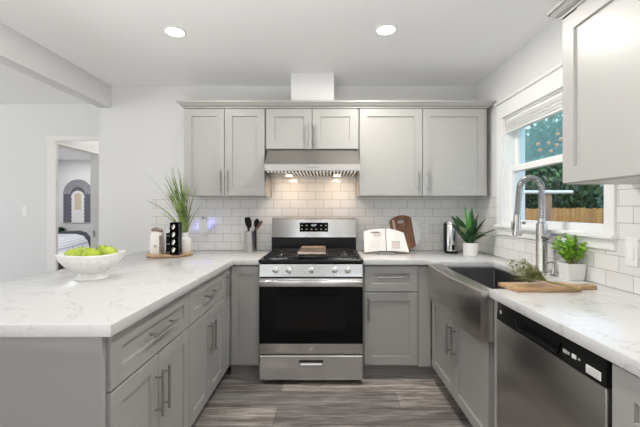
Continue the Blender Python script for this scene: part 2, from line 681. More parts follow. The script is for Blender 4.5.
# hall side wall with the bedroom doorway
w = MB()
w.box(-3.09, -2.98, 3.852, 4.59, 2.04, ZC)
w.box(-3.09, -2.98, 4.59, 8.1, 0, ZC)
struct(w.build('wall_hall', 'wall'))
struct(MB().box(-6.4, -1.9, 8.1, 8.2, 0, ZC).build('wall_bedroom', 'wall'))
struct(MB().box(-6.3, -6.2, 3.852, 8.1, 0, ZC).build('wall_bedroom_side', 'wall'))
struct(MB().box(-2.13, -2.03, 3.83, 8.1, 0, ZC).build('wall_hall_side', 'wall'))
# unseen rear wall, dark, slots added for steel streaks; living side wall with opening
w = MB()
w.box(-6.4, -1.7, -3.2, -3.1, 0, ZC)
w.box(-1.2, 0.32, -3.2, -3.1, 0, ZC)
w.box(0.82, XR + 0.16, -3.2, -3.1, 0, ZC)
struct(w.build('wall_rear', 'wall_dark'))
w = MB()
w.box(-6.4, -6.3, -3.2, -0.4, 0, ZC)
w.box(-6.4, -6.3, 2.8, 3.95, 0, ZC)
w.box(-6.4, -6.3, -0.4, 2.8, 2.3, ZC)
w.box(-6.4, -6.3, -0.4, 2.8, 0, 0.3)
struct(w.build('wall_living', 'wall'))
# dropped beam between kitchen and living room
struct(MB().box(-2.13, -2.01, -3.1, YB, 2.243, ZC, 0.008, 2).build('trim_1', 'wall'), 'white dropped ceiling beam between kitchen and living room', 'beam')
# boxed duct above the hood cabinet
struct(MB().box(-0.305, 0.06, 2.962, YB, 2.18, ZC).build('trim_2', 'wall'), 'white boxed vent duct between hood cabinet and ceiling', 'duct')
# door casing on the cased opening, jamb and strike plate
w = MB()
w.box(-3.05, -2.955, 3.812, 3.83, 0, 2.045)
w.box(-3.07, -2.13, 3.808, 3.83, 2.045, 2.10)
door = struct(w.build('door_1', 'door_trim'), 'white cased doorway leading to the bedroom', 'doorway')
MB().box(-3.0, -2.96, 3.83, 3.852, 0, 2.06).build('jamb', 'door_trim', door)
MB().box(-3.092, -2.978, 4.575, 4.59, 0, 2.04).build('jamb', 'trim', door)
MB().box(-3.092, -2.978, 3.853, 4.59, 2.02, 2.04).build('head_jamb', 'door_trim', door)
sk = MB().box(-3.055, -3.03, 4.570, 4.576, 0.94, 1.02).build('strike_plate', 'nickel', door)
sk['label'] = 'metal strike plate'
# backsplash tile
w = MB()
w.box(-1.635, XR, YB - 0.009, YB, 0.9155, 1.405)
w.box(-0.517, 0.267, YB - 0.009, YB, 1.405, 1.80)
struct(w.build('trim_3', 'tile_back'), 'white subway tile backsplash on back wall', 'backsplash')
w = MB()
w.box(XR - 0.009, XR, 0.2, YB - 0.009, 0.9155, 1.096)
w.box(XR - 0.009, XR, 0.2, 1.669, 1.096, 1.405)
w.box(XR - 0.009, XR, 2.828, YB - 0.009, 1.096, 1.405)
struct(w.build('trim_4', 'tile_right'), 'white subway tile backsplash around the window', 'backsplash')
struct(MB().box(-6.2, -3.055, 3.815, 3.83, 0, 0.1).build('baseboard_left', 'trim'))

# ------------------------------------------------------------------ window
win = struct(thing('window_1', 'white double hung window over the sink', 'window', (XR, 2.25, 1.1)))
CX = XR - 0.02
w = MB()
w.box(CX, XR, WY1, 2.83, 1.165, 2.01, 0.002)          # far casing
w.box(CX, XR, 1.67, WY0, 1.165, 2.01, 0.002)         # near casing
w.box(CX, XR, 1.67, 2.83, 2.01, 2.125, 0.002)        # head
w.box(CX - 0.015, XR, 1.655, 2.845, 2.125, 2.145, 0.003)
w.build('casing', 'trim', win)
w = MB()
w.box(CX, XR, 1.67, 2.83, 1.095, 1.15, 0.002)
w.build('apron', 'trim', win)
w = MB()
w.box(CX - 0.02, 1.5, 1.66, 2.84, 1.15, 1.172, 0.003)
w.build('window_sill', 'trim', win)
# jamb liner
w = MB()
w.box(XR, 1.55, WY1 - 0.012, WY1, WZ0, WZ1)
w.box(XR, 1.55, WY0, WY0 + 0.012, WZ0, WZ1)
w.box(XR, 1.55, WY0, WY1, WZ1 - 0.012, WZ1)
w.build('jamb', 'trim', win)


def sash(x0, x1, z0, z1, bot, top, side, pane, nm):
    a, b_ = WY0 + 0.012, WY1 - 0.012
    w = MB()
    w.box(x0, x1, a, a + side, z0, z1)
    w.box(x0, x1, b_ - side, b_, z0, z1)
    w.box(x0, x1, a + side, b_ - side, z0, z0 + bot)
    w.box(x0, x1, a + side, b_ - side, z1 - top, z1)
    s = w.build(nm, 'trim', win)
    xm = (x0 + x1) / 2
    MB().box(xm - 0.002, xm + 0.002, a + side, b_ - side, z0 + bot, z1 - top).build('pane', pane, s)
    return s


sash(1.472, 1.505, 1.590, 1.998, 0.045, 0.03, 0.042, 'pane_hazy', 'upper_sash')
sash(1.428, 1.470, 1.172, 1.630, 0.045, 0.045, 0.045, 'pane_clear', 'lower_sash')
# raised blind
bl = thing('window_blind', 'white slatted blind raised to the top of the window', 'blind', (1.42, 2.25, 1.89))
MB().box(1.395, 1.425, WY0 + 0.02, WY1 - 0.02, 1.97, 1.996, 0.003).build('headrail', 'blind', bl)
w = MB()
for k in range(6):
    z = 1.905 + k * 0.011
    w.box(1.390 + 0.004 * (k % 2), 1.43, WY0 + 0.022, WY1 - 0.022, z, z + 0.006)
w.build('slat_stack', 'blind', bl)
MB().box(1.392, 1.43, WY0 + 0.022, WY1 - 0.022, 1.885, 1.902, 0.003).build('bottom_rail', 'blind', bl)

# ------------------------------------------------------------------ garden beyond the window
struct(MB().box(1.55, 24, -3, 26, -0.6, -0.5).build('ground', 'ground'))
rng = random.Random(4)
fn = thing('wooden_fence', 'brown cedar board fence beyond the window', 'fence', (5.2, 7, -0.5))
w = MB()
y = 2.5
while y < 14:
    h = 1.33 + rng.uniform(-0.012, 0.012)
    w.prism([(y, -0.5), (y + 0.135, -0.5), (y + 0.135, h - 0.03), (y + 0.1, h), (y + 0.035, h), (y, h - 0.03)], 5.2, 5.22, axis=0)
    y += 0.142
w.build('board_panel', 'fence', fn)
for yy in (3, 5.4, 7.8, 10.2, 12.6):
    MB().box(5.23, 5.32, yy, yy + 0.09, -0.5, 1.25).build('post', 'post_wood', fn)
w = MB()
cl = thing('clothesline_post', 'white horizontal bar on a brown post before the fence', 'post', (4.08, 6.5, -0.5))
MB().box(4.02, 4.14, 6.44, 6.56, -0.5, 1.66, 0.005).build('pole', 'post_wood', cl)
MB().cyl((3.62, 6.42, 1.62), (4.5, 6.42, 1.62), 0.03).build('crossbar', 'trim', cl)


def tree(name, label, x, y, h, rad, n, L, wd, seed, leafmat, base=-0.5):
    r = random.Random(seed)
    t = thing(name, label, 'tree', (x, y, base))
    MB().tube([(x, y, base), (x + 0.05, y, base + h * 0.4), (x - 0.02, y + 0.03, base + h * 0.8)], [0.12, 0.09, 0.04], 8).build('trunk', 'bark', t)
    w = MB()
    for k in range(7):
        a = k * 0.9 + r.random()
        rr = 0.45
        c = (x + rad[0] * rr * math.cos(a), y + rad[1] * rr * math.sin(a), base + h - rad[2] + rad[2] * r.uniform(-0.75, 0.6))
        w.foliage(c, (rad[0] * 0.62, rad[1] * 0.62, rad[2] * 0.55), n // 7, L, wd, r, 0.25)
    w.build('foliage', leafmat, t, recalc=False)
    return t


ti = tree('citrus_tree', 'green citrus tree with orange fruit behind the fence', 8.6, 14.2, 5.35, (1.75, 1.75, 2.5), 9000, 0.28, 0.16, 11, 'leaf_citrus')
r = random.Random(5)
for px, py in ((538, 144), (549, 143), (557, 145), (558, 134), (551, 151), (540, 150), (561, 139)):
    d = 12.3 + r.uniform(-0.2, 0.2)
    c = ((px - 327) * d / 350, d, 1.29 + (210 - py) * d / 350)
    MB().sphere(c, 0.065, 10, 6).build('orange_fruit', 'orange', ti)
tree('hedge', 'long dense dark green hedge behind the fence, under the citrus tree', 6.2, 9.9, 3.1, (0.6, 2.4, 1.6), 9000, 0.19, 0.12, 21, 'leaf_tree')
tree('hedge', 'dense dark green hedge behind the fence, close to the house', 6.2, 4.7, 3.1, (0.6, 2.3, 1.6), 8000, 0.19, 0.12, 31, 'leaf_tree')
tree('shade_tree', 'tall dark green tree behind the hedge nearer the house', 9.2, 6.6, 5.4, (1.5, 1.8, 2.3), 5000, 0.26, 0.14, 41, 'leaf_tree')
tree('shade_tree', 'tall dark green tree far behind the citrus tree', 11.8, 19.6, 5.9, (2.8, 2.8, 2.6), 7000, 0.4, 0.22, 61, 'leaf_citrus')
hl = struct(MB().prism([(13, -0.5), (14.5, 1.4), (17, 2.6), (20, 3.2), (24, 3.2), (24, -0.5)], -3, 26, axis=1).build('hill', 'leaf_tree'))

# ------------------------------------------------------------------ cabinets
F_L = lambda x: frame((x, 0, 0), (0, 1, 0), (1, 0, 0))     # faces +x
F_B = lambda y: frame((0, y, 0), (1, 0, 0), (0, -1, 0))    # faces -y
F_R = lambda x: frame((x, 0, 0), (0, 1, 0), (-1, 0, 0))    # faces -x


def handle(F, parent, u, z, L, vertical=True):
    w = MB(F)
    o = 0.033
    r = 0.006
    h = L / 2
    if vertical:
        w.cyl((u, o, z - h), (u, o, z + h), r, seg=10)
        for s in (-1, 1):
            w.cyl((u, -0.001, z + s * (h - 0.025)), (u, o, z + s * (h - 0.025)), 0.005, seg=8)
    else:
        w.cyl((u - h, o, z), (u + h, o, z), r, seg=10)
        for s in (-1, 1):
            w.cyl((u + s * (h - 0.025), -0.001, z), (u + s * (h - 0.025), o, z), 0.005, seg=8)
    return w.build('handle', 'nickel', parent)


def front(F, parent, name, u0, u1, z0, z1, rail=0.06, hu=None, hz=None, hl=0.19, vert=True):
    d = MB(F).shaker(u0, u1, z0, z1, rail=rail).build(name, 'cabinet', parent)
    if hu is not None:
        handle(F, d, hu, hz, hl, vert)
    return d


ZT = 0.873   # top of base cabinets
DZ0, DZ1, WZB, WZT = 0.115, 0.664, 0.671, 0.866

# --- peninsula run (faces +x), door faces at x = -0.735
XL = -0.735
c1 = thing('base_cabinet', 'grey base cabinet at the open end of the peninsula under the fruit bowl', 'cabinet', (-1.0, 1.53, 0), 'base cabinets')
MB().box(-1.35, XL - 0.0205, 1.182, 1.866, 0.1, ZT).build('body', 'cabinet', c1)
MB().box(-1.33, XL - 0.085, 1.21, 1.866, 0.0, 0.1).build('toe_kick', 'toe', c1)
MB().box(-1.37, XL - 0.012, 1.162, 1.182, 0.0, ZT, 0.001).build('end_panel', 'cabinet', c1)
FL = F_L(XL)
front(FL, c1, 'drawer', 1.192, 1.864, WZB, WZT, 0.062, 1.545, 0.772, 0.23, False)
front(FL, c1, 'door', 1.192, 1.5265, DZ0, DZ1, 0.06, 1.497, 0.505, 0.19)
front(FL, c1, 'door', 1.5295, 1.864, DZ0, DZ1, 0.06, 1.559, 0.505, 0.19)

c2 = thing('base_cabinet', 'grey peninsula base cabinet with drawer and two doors, between two others', 'cabinet', (-1.0, 2.18, 0), 'base cabinets')
MB().box(-1.35, XL - 0.0205, 1.8675, 2.4985, 0.1, ZT).build('body', 'cabinet', c2)
MB().box(-1.33, XL - 0.085, 1.8675, 2.4985, 0.0, 0.1).build('toe_kick', 'toe', c2)
front(FL, c2, 'drawer', 1.869, 2.497, WZB, WZT, 0.062, 2.18, 0.772, 0.2, False)
front(FL, c2, 'door', 1.869, 2.1815, DZ0, DZ1, 0.06, 2.152, 0.505, 0.19)
front(FL, c2, 'door', 2.1845, 2.497, DZ0, DZ1, 0.06, 2.214, 0.505, 0.19)

c3 = thing('base_cabinet', 'narrow grey full height door cabinet in the inner corner of the peninsula', 'cabinet', (-1.0, 2.6, 0), 'base cabinets')
MB().box(-1.35, XL - 0.0205, 2.500, 3.255, 0.1, ZT).build('body', 'cabinet', c3)
MB().box(-1.33, XL - 0.085, 2.500, 3.255, 0.0, 0.1).build('toe_kick', 'toe', c3)
front(FL, c3, 'door', 2.502, 2.652, DZ0, WZT, 0.045, 2.535, 0.74, 0.17)

# --- back run (faces -y), door faces at y = 2.655
FB = F_B(2.655)
c4 = thing('base_cabinet', 'grey corner base cabinet with one tall panel, beside the oven under the utensil holder', 'cabinet', (-0.61, 2.9, 0), 'base cabinets')
MB().box(-0.753, -0.512, 2.6755, 3.255, 0.1, ZT).build('body', 'cabinet', c4)
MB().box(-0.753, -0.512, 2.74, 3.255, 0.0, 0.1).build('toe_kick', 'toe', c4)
front(FB, c4, 'door', -0.727, -0.514, DZ0, WZT, 0.062)

c5 = thing('base_cabinet', 'grey base cabinet with one drawer and one door between oven and farmhouse sink', 'cabinet', (0.49, 2.9, 0), 'base cabinets')
MB().box(0.276, 0.775, 2.6755, 3.255, 0.1, ZT).build('body', 'cabinet', c5)
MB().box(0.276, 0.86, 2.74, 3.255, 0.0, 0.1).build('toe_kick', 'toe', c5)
front(FB, c5, 'drawer', 0.284, 0.690, WZB, WZT, 0.06, 0.487, 0.782, 0.21, False)
front(FB, c5, 'door', 0.284, 0.690, DZ0, DZ1, 0.062, 0.312, 0.545, 0.17)
MB().box(0.694, 0.789, 2.66, 2.6755, 0.1, WZT, 0.001).build('filler_panel', 'cabinet', c5)

# --- right run (faces -x), door faces at x = 0.79
XF = 0.79
FR = F_R(XF)
c6 = thing('base_cabinet', 'grey two door base cabinet under the farmhouse sink', 'cabinet', (1.1, 2.15, 0), 'base cabinets')
w = MB()
w.box(XF + 0.0205, 1.375, 1.712, 2.64, 0.1, 0.655)
w.build('body', 'cabinet', c6)
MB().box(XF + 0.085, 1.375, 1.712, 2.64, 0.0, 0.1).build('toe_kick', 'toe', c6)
front(FR, c6, 'door', 1.714, 2.177, DZ0, 0.648, 0.06, 2.142, 0.475, 0.19)
front(FR, c6, 'door', 2.180, 2.638, DZ0, 0.648, 0.06, 2.216, 0.475, 0.19)
c7 = thing('filler_strip', 'narrow grey panel between farmhouse sink and dishwasher', 'panel', (1.1, 1.66, 0))
MB().box(XF + 0.004, 1.375, 1.617, 1.664, 0.0, ZT, 0.001).build('panel', 'cabinet', c7)
c8 = thing('base_cabinet', 'grey base cabinet after the dishwasher, under the bare end of the sink counter', 'cabinet', (1.1, 0.65, 0), 'base cabinets')
MB().box(XF + 0.0205, 1.375, 0.37, 0.975, 0.1, ZT).build('body', 'cabinet', c8)
MB().box(XF + 0.085, 1.375, 0.37, 0.975, 0.0, 0.1).build('toe_kick', 'toe', c8)
front(FR, c8, 'drawer', 0.372, 0.972, WZB, WZT, 0.07, 0.67, 0.772, 0.2, False)
front(FR, c8, 'door', 0.372, 0.972, DZ0, DZ1, 0.06, 0.42, 0.5, 0.19)

# --- uppers on the back wall, door faces at y = 2.92
ZU0, ZU1 = 1.405, 2.14
FU = F_B(2.92)
u1 = thing('wall_cabinet', 'grey two door wall cabinet above the grass plant', 'cabinet', (-0.86, 3.1, ZU0), 'wall cabinets')
MB().box(-1.195, -0.519, 2.9405, YB - 0.001, ZU0, ZU1).build('body', 'cabinet', u1)
front(FU, u1, 'door', -1.194, -0.858, ZU0 + 0.004, ZU1 - 0.004, 0.062, -0.886, 1.53, 0.19)
front(FU, u1, 'door', -0.855, -0.520, ZU0 + 0.004, ZU1 - 0.004, 0.062, -0.827, 1.53, 0.19)
u2 = thing('wall_cabinet', 'short grey two door wall cabinet above the steel range hood', 'cabinet', (-0.125, 3.1, 1.795), 'wall cabinets')
MB().box(-0.516, 0.266, 2.9405, YB - 0.001, 1.795, ZU1).build('body', 'cabinet', u2)
front(FU, u2, 'door', -0.507, -0.1255, 1.799, ZU1 - 0.004, 0.066, -0.160, 1.915, 0.19)
front(FU, u2, 'door', -0.1225, 0.259, 1.799, ZU1 - 0.004, 0.066, -0.088, 1.915, 0.19)
u3 = thing('wall_cabinet', 'wide grey two door wall cabinet above the open book and round board', 'cabinet', (0.8, 3.1, ZU0), 'wall cabinets')
MB().box(0.269, 1.345, 2.9405, YB - 0.001, ZU0, ZU1).build('body', 'cabinet', u3)
front(FU, u3, 'door', 0.272, 0.796, ZU0 + 0.004, ZU1 - 0.004, 0.064, 0.757, 1.53, 0.17)
front(FU, u3, 'door', 0.799, 1.325, ZU0 + 0.004, ZU1 - 0.004, 0.064, 0.840, 1.53, 0.17)

PROF = [(0.0, 0.0), (0.006, 0.0), (0.006, 0.008), (0.014, 0.012), (0.026, 0.022), (0.034, 0.033), (0.036, 0.036), (0.045, 0.036), (0.045, 0.05), (0.0, 0.05)]


def crown(x0, x1, y0, y1, z, sides):
    """moulding along the front (y0) of a cabinet box, with mitred returns"""
    R = []
    for o, h in PROF:
        pts = []
        for p in sides:
            pts.append((p[0] + p[2] * o, p[1] + p[3] * o, z + h))
        R.append(pts)
    w = MB()
    n = len(sides)
    rv = [[w._v(p) for p in r] for r in R]
    for a, b_ in zip(rv, rv[1:]):
        for i in range(n - 1):
            w._f([a[i], a[i + 1], b_[i + 1], b_[i]])
    w._f([r[0] for r in rv])
    w._f([r[-1] for r in rv])
    return w


w = crown(0, 0, 0, 0, ZU1, [(-1.195, YB - 0.002, -1, 0), (-1.195, 2.92, -1, -1), (1.345, 2.92, 1, -1), (1.345, YB - 0.002, 1, 0)])
w.box(-1.19, 1.34, 2.925, YB - 0.002, ZU1, ZU1 + 0.045)
struct(w.build('trim_5', 'cabinet'), 'grey crown moulding along the top of the back wall cabinets', 'moulding')

# --- upper beside the window
XU = 1.06
FW = F_R(XU)
u4 = thing('wall_cabinet', 'large grey wall cabinet hung beside the window over the counter', 'cabinet', (1.22, 1.1, ZU0), 'wall cabinets')
MB().box(XU + 0.0205, XR - 0.001, 0.52, 1.578, ZU0, ZU1 + 0.01).build('body', 'cabinet', u4)
front(FW, u4, 'door', 1.062, 1.577, ZU0 + 0.004, ZU1 + 0.006, 0.07, 1.1, 1.53, 0.17)
front(FW, u4, 'door', 0.524, 1.059, ZU0 + 0.004, ZU1 + 0.006, 0.07, 1.02, 1.53, 0.17)
w = crown(0, 0, 0, 0, ZU1 + 0.01, [(XR - 0.002, 1.578, 0, 1), (XU, 1.578, -1, 1), (XU, 0.5, -1, 0)])
struct(w.build('trim_6', 'cabinet'), 'grey crown moulding on top of the cabinet beside the window', 'moulding')

# ------------------------------------------------------------------ countertops
tag(MB().prism([(-1.68, 1.141), (-0.705, 1.141), (-0.705, 2.635), (-0.508, 2.635), (-0.508, YB - 0.0005), (-1.68, YB - 0.0005)], 0.875, 0.915, 0.003, seg=2).build('countertop', 'quartz'),
    'white veined quartz countertop of the peninsula holding the fruit bowl', 'countertop')
SY0, SY1 = 1.665, 2.525
tag(MB().prism([(0.272, 2.635), (0.76, 2.635), (0.76, SY1), (1.205, SY1), (1.205, SY0), (0.773, SY0), (0.773, 0.35), (XR - 0.0005, 0.35), (XR - 0.0005, YB - 0.0005), (0.272, YB - 0.0005)],
               0.875, 0.915, 0.003, seg=2).build('countertop', 'quartz'),
    'white veined quartz countertop around the farmhouse sink and over the dishwasher', 'countertop')

# ------------------------------------------------------------------ farmhouse sink
sk = thing('farmhouse_sink', 'large stainless steel farmhouse sink with a bowed apron front', 'sink', (0.98, 2.1, 0.66))


def bow(y, x_end, x_mid):
    t = (y - (SY0 + SY1) / 2) / ((SY1 - SY0) / 2)
    return x_mid + (x_end - x_mid) * t * t


ys = [SY0 + 0.002 + (SY1 - SY0 - 0.004) * i / 14 for i in range(15)]
outer = [(bow(y, 0.733, 0.708), y) for y in ys]
inner_x = 0.785
poly = outer + [(inner_x + 0.022, ys[-1]), (inner_x + 0.022, ys[0])]
MB().prism(poly, 0.66, 0.905, 0.006, seg=3).build('apron', 'steel_y', sk, angle=50)
# bowl: walls and floor, slightly rounded
w = MB()


def rr(x0, x1, y0, y1, r, z, n=5):
    out = []
    for cx, cy, a0 in ((x1 - r, y1 - r, 0), (x0 + r, y1 - r, 90), (x0 + r, y0 + r, 180), (x1 - r, y0 + r, 270)):
        for k in range(n + 1):
            a = math.radians(a0 + 90 * k / n)
            out.append((cx + r * math.cos(a), cy + r * math.sin(a), z))
    return out


bx0, bx1, by0, by1 = inner_x + 0.024, 1.222, SY0 + 0.001, SY1 - 0.001
ix0, ix1, iy0, iy1 = inner_x + 0.03, 1.2, SY0 + 0.022, SY1 - 0.022
w.rings([rr(bx0, bx1, by0, by1, 0.02, 0.662), rr(bx0, bx1, by0, by1, 0.02, 0.874), rr(ix0, ix1, iy0, iy1, 0.014, 0.874),
         rr(ix0, ix1, iy0, iy1, 0.014, 0.70), rr(ix0 + 0.02, ix1 - 0.02, iy0 + 0.02, iy1 - 0.02, 0.02, 0.682)], smooth=True)
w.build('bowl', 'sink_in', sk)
w = MB()
w.lathe([(0.045, 0.6825), (0.045, 0.686), (0.03, 0.686), (0.028, 0.684)], (1.02, 2.1, 0), 20)
w.build('drain', 'chrome', sk)

# ------------------------------------------------------------------ dishwasher
dw = thing('dishwasher', 'stainless steel dishwasher with black control strip under the counter', 'dishwasher', (1.1, 1.29, 0))
DX = 0.782
MB().box(DX + 0.03, 1.37, 0.985, 1.608, 0.11, 0.868).build('body', 'dark', dw)
MB().box(DX + 0.1, 1.37, 0.985, 1.608, 0.0, 0.11).build('toe_kick', 'black', dw)
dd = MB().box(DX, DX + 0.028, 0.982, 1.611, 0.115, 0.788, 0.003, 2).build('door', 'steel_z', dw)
FD = F_R(DX)
# control strip with a pocket handle: ring around the recess
w = MB(FD)
z0, z1 = 0.790, 0.871
pu0, pu1, pz0, pz1 = 1.175, 1.44, 0.808, 0.842

w.rings([[(0.982, -0.03, z0), (1.611, -0.03, z0), (1.611, -0.03, z1), (0.982, -0.03, z1)],
         [(0.982, 0.0, z0), (1.611, 0.0, z0), (1.611, -0.004, z1), (0.982, -0.004, z1)],
         [(pu0, 0.0, pz0), (pu1, 0.0, pz0), (pu1, -0.002, pz1), (pu0, -0.002, pz1)],
         [(pu0 + 0.012, -0.025, pz0 + 0.004), (pu1 - 0.012, -0.025, pz0 + 0.004), (pu1 - 0.012, -0.025, pz1 - 0.002), (pu0 + 0.012, -0.025, pz1 - 0.002)]])
cp = w.build('control_panel', 'black', dw)
MB(FD).tube([(pu0 - 0.004, 0.0015, pz1 + 0.002), (pu0 + 0.01, 0.003, pz0 - 0.003), (pu1 - 0.01, 0.003, pz0 - 0.003), (pu1 + 0.004, 0.0015, pz1 + 0.002)], 0.004, 8).build('handle_rim', 'black_gloss', dw)
sg = MB(FD).box(0.998, 1.056, 0.0, 0.0012, 0.801, 0.826).build('sticker', 'white_plastic', dw)
for k in range(3):
    MB(FD).box(1.003, 1.051 - 0.008 * (k == 2), 0.001, 0.0016, 0.805 + k * 0.007, 0.807 + k * 0.007).build('print_line', 'print_grey', sg)
for k, (u, s, m) in enumerate(((1.150, 0.008, 'print_grey'), (1.135, 0.006, 'print_grey'), (1.108, 0.009, 'white_plastic'), (1.085, 0.004, 'print_grey'))):
    MB(FD).box(u - s, u + s, -0.001, 0.0015, 0.826 - s * 0.7, 0.826 + s * 0.7).build('button', m, dw)
MB(FD).box(1.568, 1.582, -0.001, 0.0012, 0.824, 0.838).build('badge', 'print_grey', dw)

# ------------------------------------------------------------------ gas range
RX0, RX1 = -0.502, 0.266
rc = (RX0 + RX1) / 2
rg = thing('gas_range', 'freestanding stainless steel gas range with black oven window', 'range', (rc, 2.9, 0))
MB().box(RX0 + 0.003, RX1 - 0.003, 2.62, 3.255, 0.035, 0.90).build('body', 'black', rg)
for sx in (RX0 + 0.05, RX1 - 0.05):
    for sy in (2.67, 3.2):
        MB().cyl((sx, sy, 0), (sx, sy, 0.036), 0.018, 0.022, 12).build('foot', 'black', rg)
YF = 2.578
# storage drawer with finger pull
FRG = F_B(YF)
w = MB(FRG)
z0, z1 = 0.035, 0.216
pz0, pz1 = 0.14, 0.175
pu0, pu1 = rc - 0.085, rc + 0.085
w.rings([[(RX0 + 0.004, -0.04, z0), (RX1 - 0.004, -0.04, z0), (RX1 - 0.004, -0.04, z1), (RX0 + 0.004, -0.04, z1)],
         [(RX0 + 0.004, -0.004, z0), (RX1 - 0.004, -0.004, z0), (RX1 - 0.004, -0.004, z1), (RX0 + 0.004, -0.004, z1)],
         [(RX0 + 0.008, 0.0, z0 + 0.004), (RX1 - 0.008, 0.0, z0 + 0.004), (RX1 - 0.008, 0.0, z1 - 0.004), (RX0 + 0.008, 0.0, z1 - 0.004)],
         [(pu0, 0.0, pz0), (pu1, 0.0, pz0), (pu1, 0.0, pz1), (pu0, 0.0, pz1)],
         [(pu0 + 0.003, -0.02, pz0 + 0.003), (pu1 - 0.003, -0.02, pz0 + 0.003), (pu1 - 0.003, -0.02, pz1 - 0.003), (pu0 + 0.003, -0.02, pz1 - 0.003)]])
dr = w.build('drawer', 'steel_x', rg)
w = MB(FRG)
w.box(pu0 - 0.004, pu1 + 0.004, 0.0, 0.003, pz1 - 0.002, pz1 + 0.008)
w.build('pull_lip', 'black', dr)
MB(FRG).prism([(0.002, pz0 + 0.002), (-0.004, pz0 + 0.002), (-0.019, pz0 + 0.026), (-0.017, pz0 + 0.029), (0.002, pz0 + 0.008)], pu0 + 0.006, pu1 - 0.006, axis=0).build('pull', 'chrome', dr)
# oven door: steel bottom rail, dark glass, bar handle across the top
od = MB(FRG).box(RX0 + 0.003, RX1 - 0.003, -0.04, 0.0, 0.226, 0.785, 0.004, 2).build('oven_door', 'steel_x', rg)
gl = MB(FRG).box(RX0 + 0.004, RX1 - 0.004, 0.0, 0.004, 0.305, 0.727, 0.0015).build('window', 'oven_glass', od)
gl['label'] = 'black glass window'
MB(FRG).box(RX0 + 0.135, RX1 - 0.135, 0.0035, 0.0045, 0.40, 0.65, 0.0003).build('inner_pane', 'black_gloss', od)
w = MB(FRG)
w.box(RX0 + 0.006, RX1 - 0.006, 0.028, 0.05, 0.733, 0.779, 0.008, 3)
for xx in (RX0 + 0.05, RX1 - 0.05):
    w.box(xx - 0.02, xx + 0.02, -0.001, 0.03, 0.74, 0.772, 0.003)
w.build('handle', 'steel_x', od)
MB(FRG).box(rc - 0.011, rc + 0.011, 0.0, 0.0015, 0.257, 0.279, 0.0006).build('badge', 'print_grey', od)
# knob panel
w = MB()
w.prism([(2.62, 0.800), (2.572, 0.800), (2.590, 0.888), (2.62, 0.895)], RX0 + 0.002, RX1 - 0.002, 0.003, axis=0)
kp = w.build('control_panel', 'steel_x', rg)
slot_w = MB(FRG)
slot_w.box(RX0 + 0.01, RX1 - 0.01, -0.03, -0.001, 0.786, 0.799)
slot_w.build('vent_slot', 'dark', rg)
for px in (275.5, 288.5, 311.3, 335, 348):
    kx = (px - 327) * 2.57 / 350
    c = Vector((kx, 2.581, 0.845))
    nrm = Vector((0, -0.98, 0.2)).normalized()
    k = MB().tube([c - nrm * 0.002, c + nrm * 0.006, c + nrm * 0.0065, c + nrm * 0.028, c + nrm * 0.031], [0.026, 0.026, 0.021, 0.019, 0.015], 22).build('knob', 'steel_x', rg)
    MB().tube([c + nrm * 0.0312 + Vector((0, 0, -0.016)), c + nrm * 0.0312 + Vector((0, 0.003, 0.016))], 0.003, 8).build('pointer', 'nickel', k)
# cooktop with raised rim
w = MB()
zc = 0.90
R = []
for off, z in ((0, zc), (0, zc + 0.018), (0.006, zc + 0.024), (0.03, zc + 0.022), (0.045, zc + 0.012)):
    R.append([(RX0 - 0.004 + off, 2.582 + off, z), (RX1 + 0.004 - off, 2.582 + off, z), (RX1 + 0.004 - off, 3.15 - off * 0.3, z), (RX0 - 0.004 + off, 3.15 - off * 0.3, z)])
w.rings(R)
w.build('cooktop', 'black', rg)
for bx_, by_, br in ((-0.37, 2.72, 0.05), (-0.37, 3.0, 0.04), (0.135, 2.72, 0.055), (0.135, 3.0, 0.04), (rc, 2.88, 0.045)):
    bn = MB().lathe([(br + 0.03, zc + 0.0125), (br + 0.028, zc + 0.016), (br, zc + 0.017), (br, zc + 0.024)], (bx_, by_, 0), 24).build('burner', 'steel_x', rg)
    MB().lathe([(br - 0.004, zc + 0.024), (br - 0.002, zc + 0.030), (br - 0.01, zc + 0.034)], (bx_, by_, 0), 24).build('burner_cap', 'black_matte', bn)


def grate(x0, x1, y0, y1, cent):
    w = MB()
    z0, z1 = zc + 0.034, zc + 0.046
    t = 0.011
    for a in (x0, x1 - t):
        w.box(a, a + t, y0, y1, z0, z1, 0.002)
    for a in (y0, (y0 + y1) / 2 - t / 2, y1 - t):
        w.box(x0 + t, x1 - t, a, a + t, z0, z1, 0.002)
    for cx_, cy_ in cent:
        for dx, dy in ((1, 0), (-1, 0), (0, 1), (0, -1)):
            ex = (x1 - t if dx > 0 else x0 + t) if dx else cx_
            ymid = (y0 + y1) / 2
            lo, hi = (y0 + t, ymid) if cy_ < ymid else (ymid, y1 - t)
            ey = (hi if dy > 0 else lo) if dy else cy_
            sx_, sy_ = cx_ + dx * 0.022, cy_ + dy * 0.022
            w.box(min(sx_, ex) - (0 if dx else t / 2), max(sx_, ex) + (0 if dx else t / 2), min(sy_, ey) - (0 if dy else t / 2), max(sy_, ey) + (0 if dy else t / 2), z0 + 0.001, z1 + 0.003, 0.002)
    for a in (x0, x1 - t):
        for b_ in (y0, y1 - t):
            w.box(a, a + t, b_, b_ + t, zc + 0.012, z0)
    return w.build('grate', 'black_matte', rg)


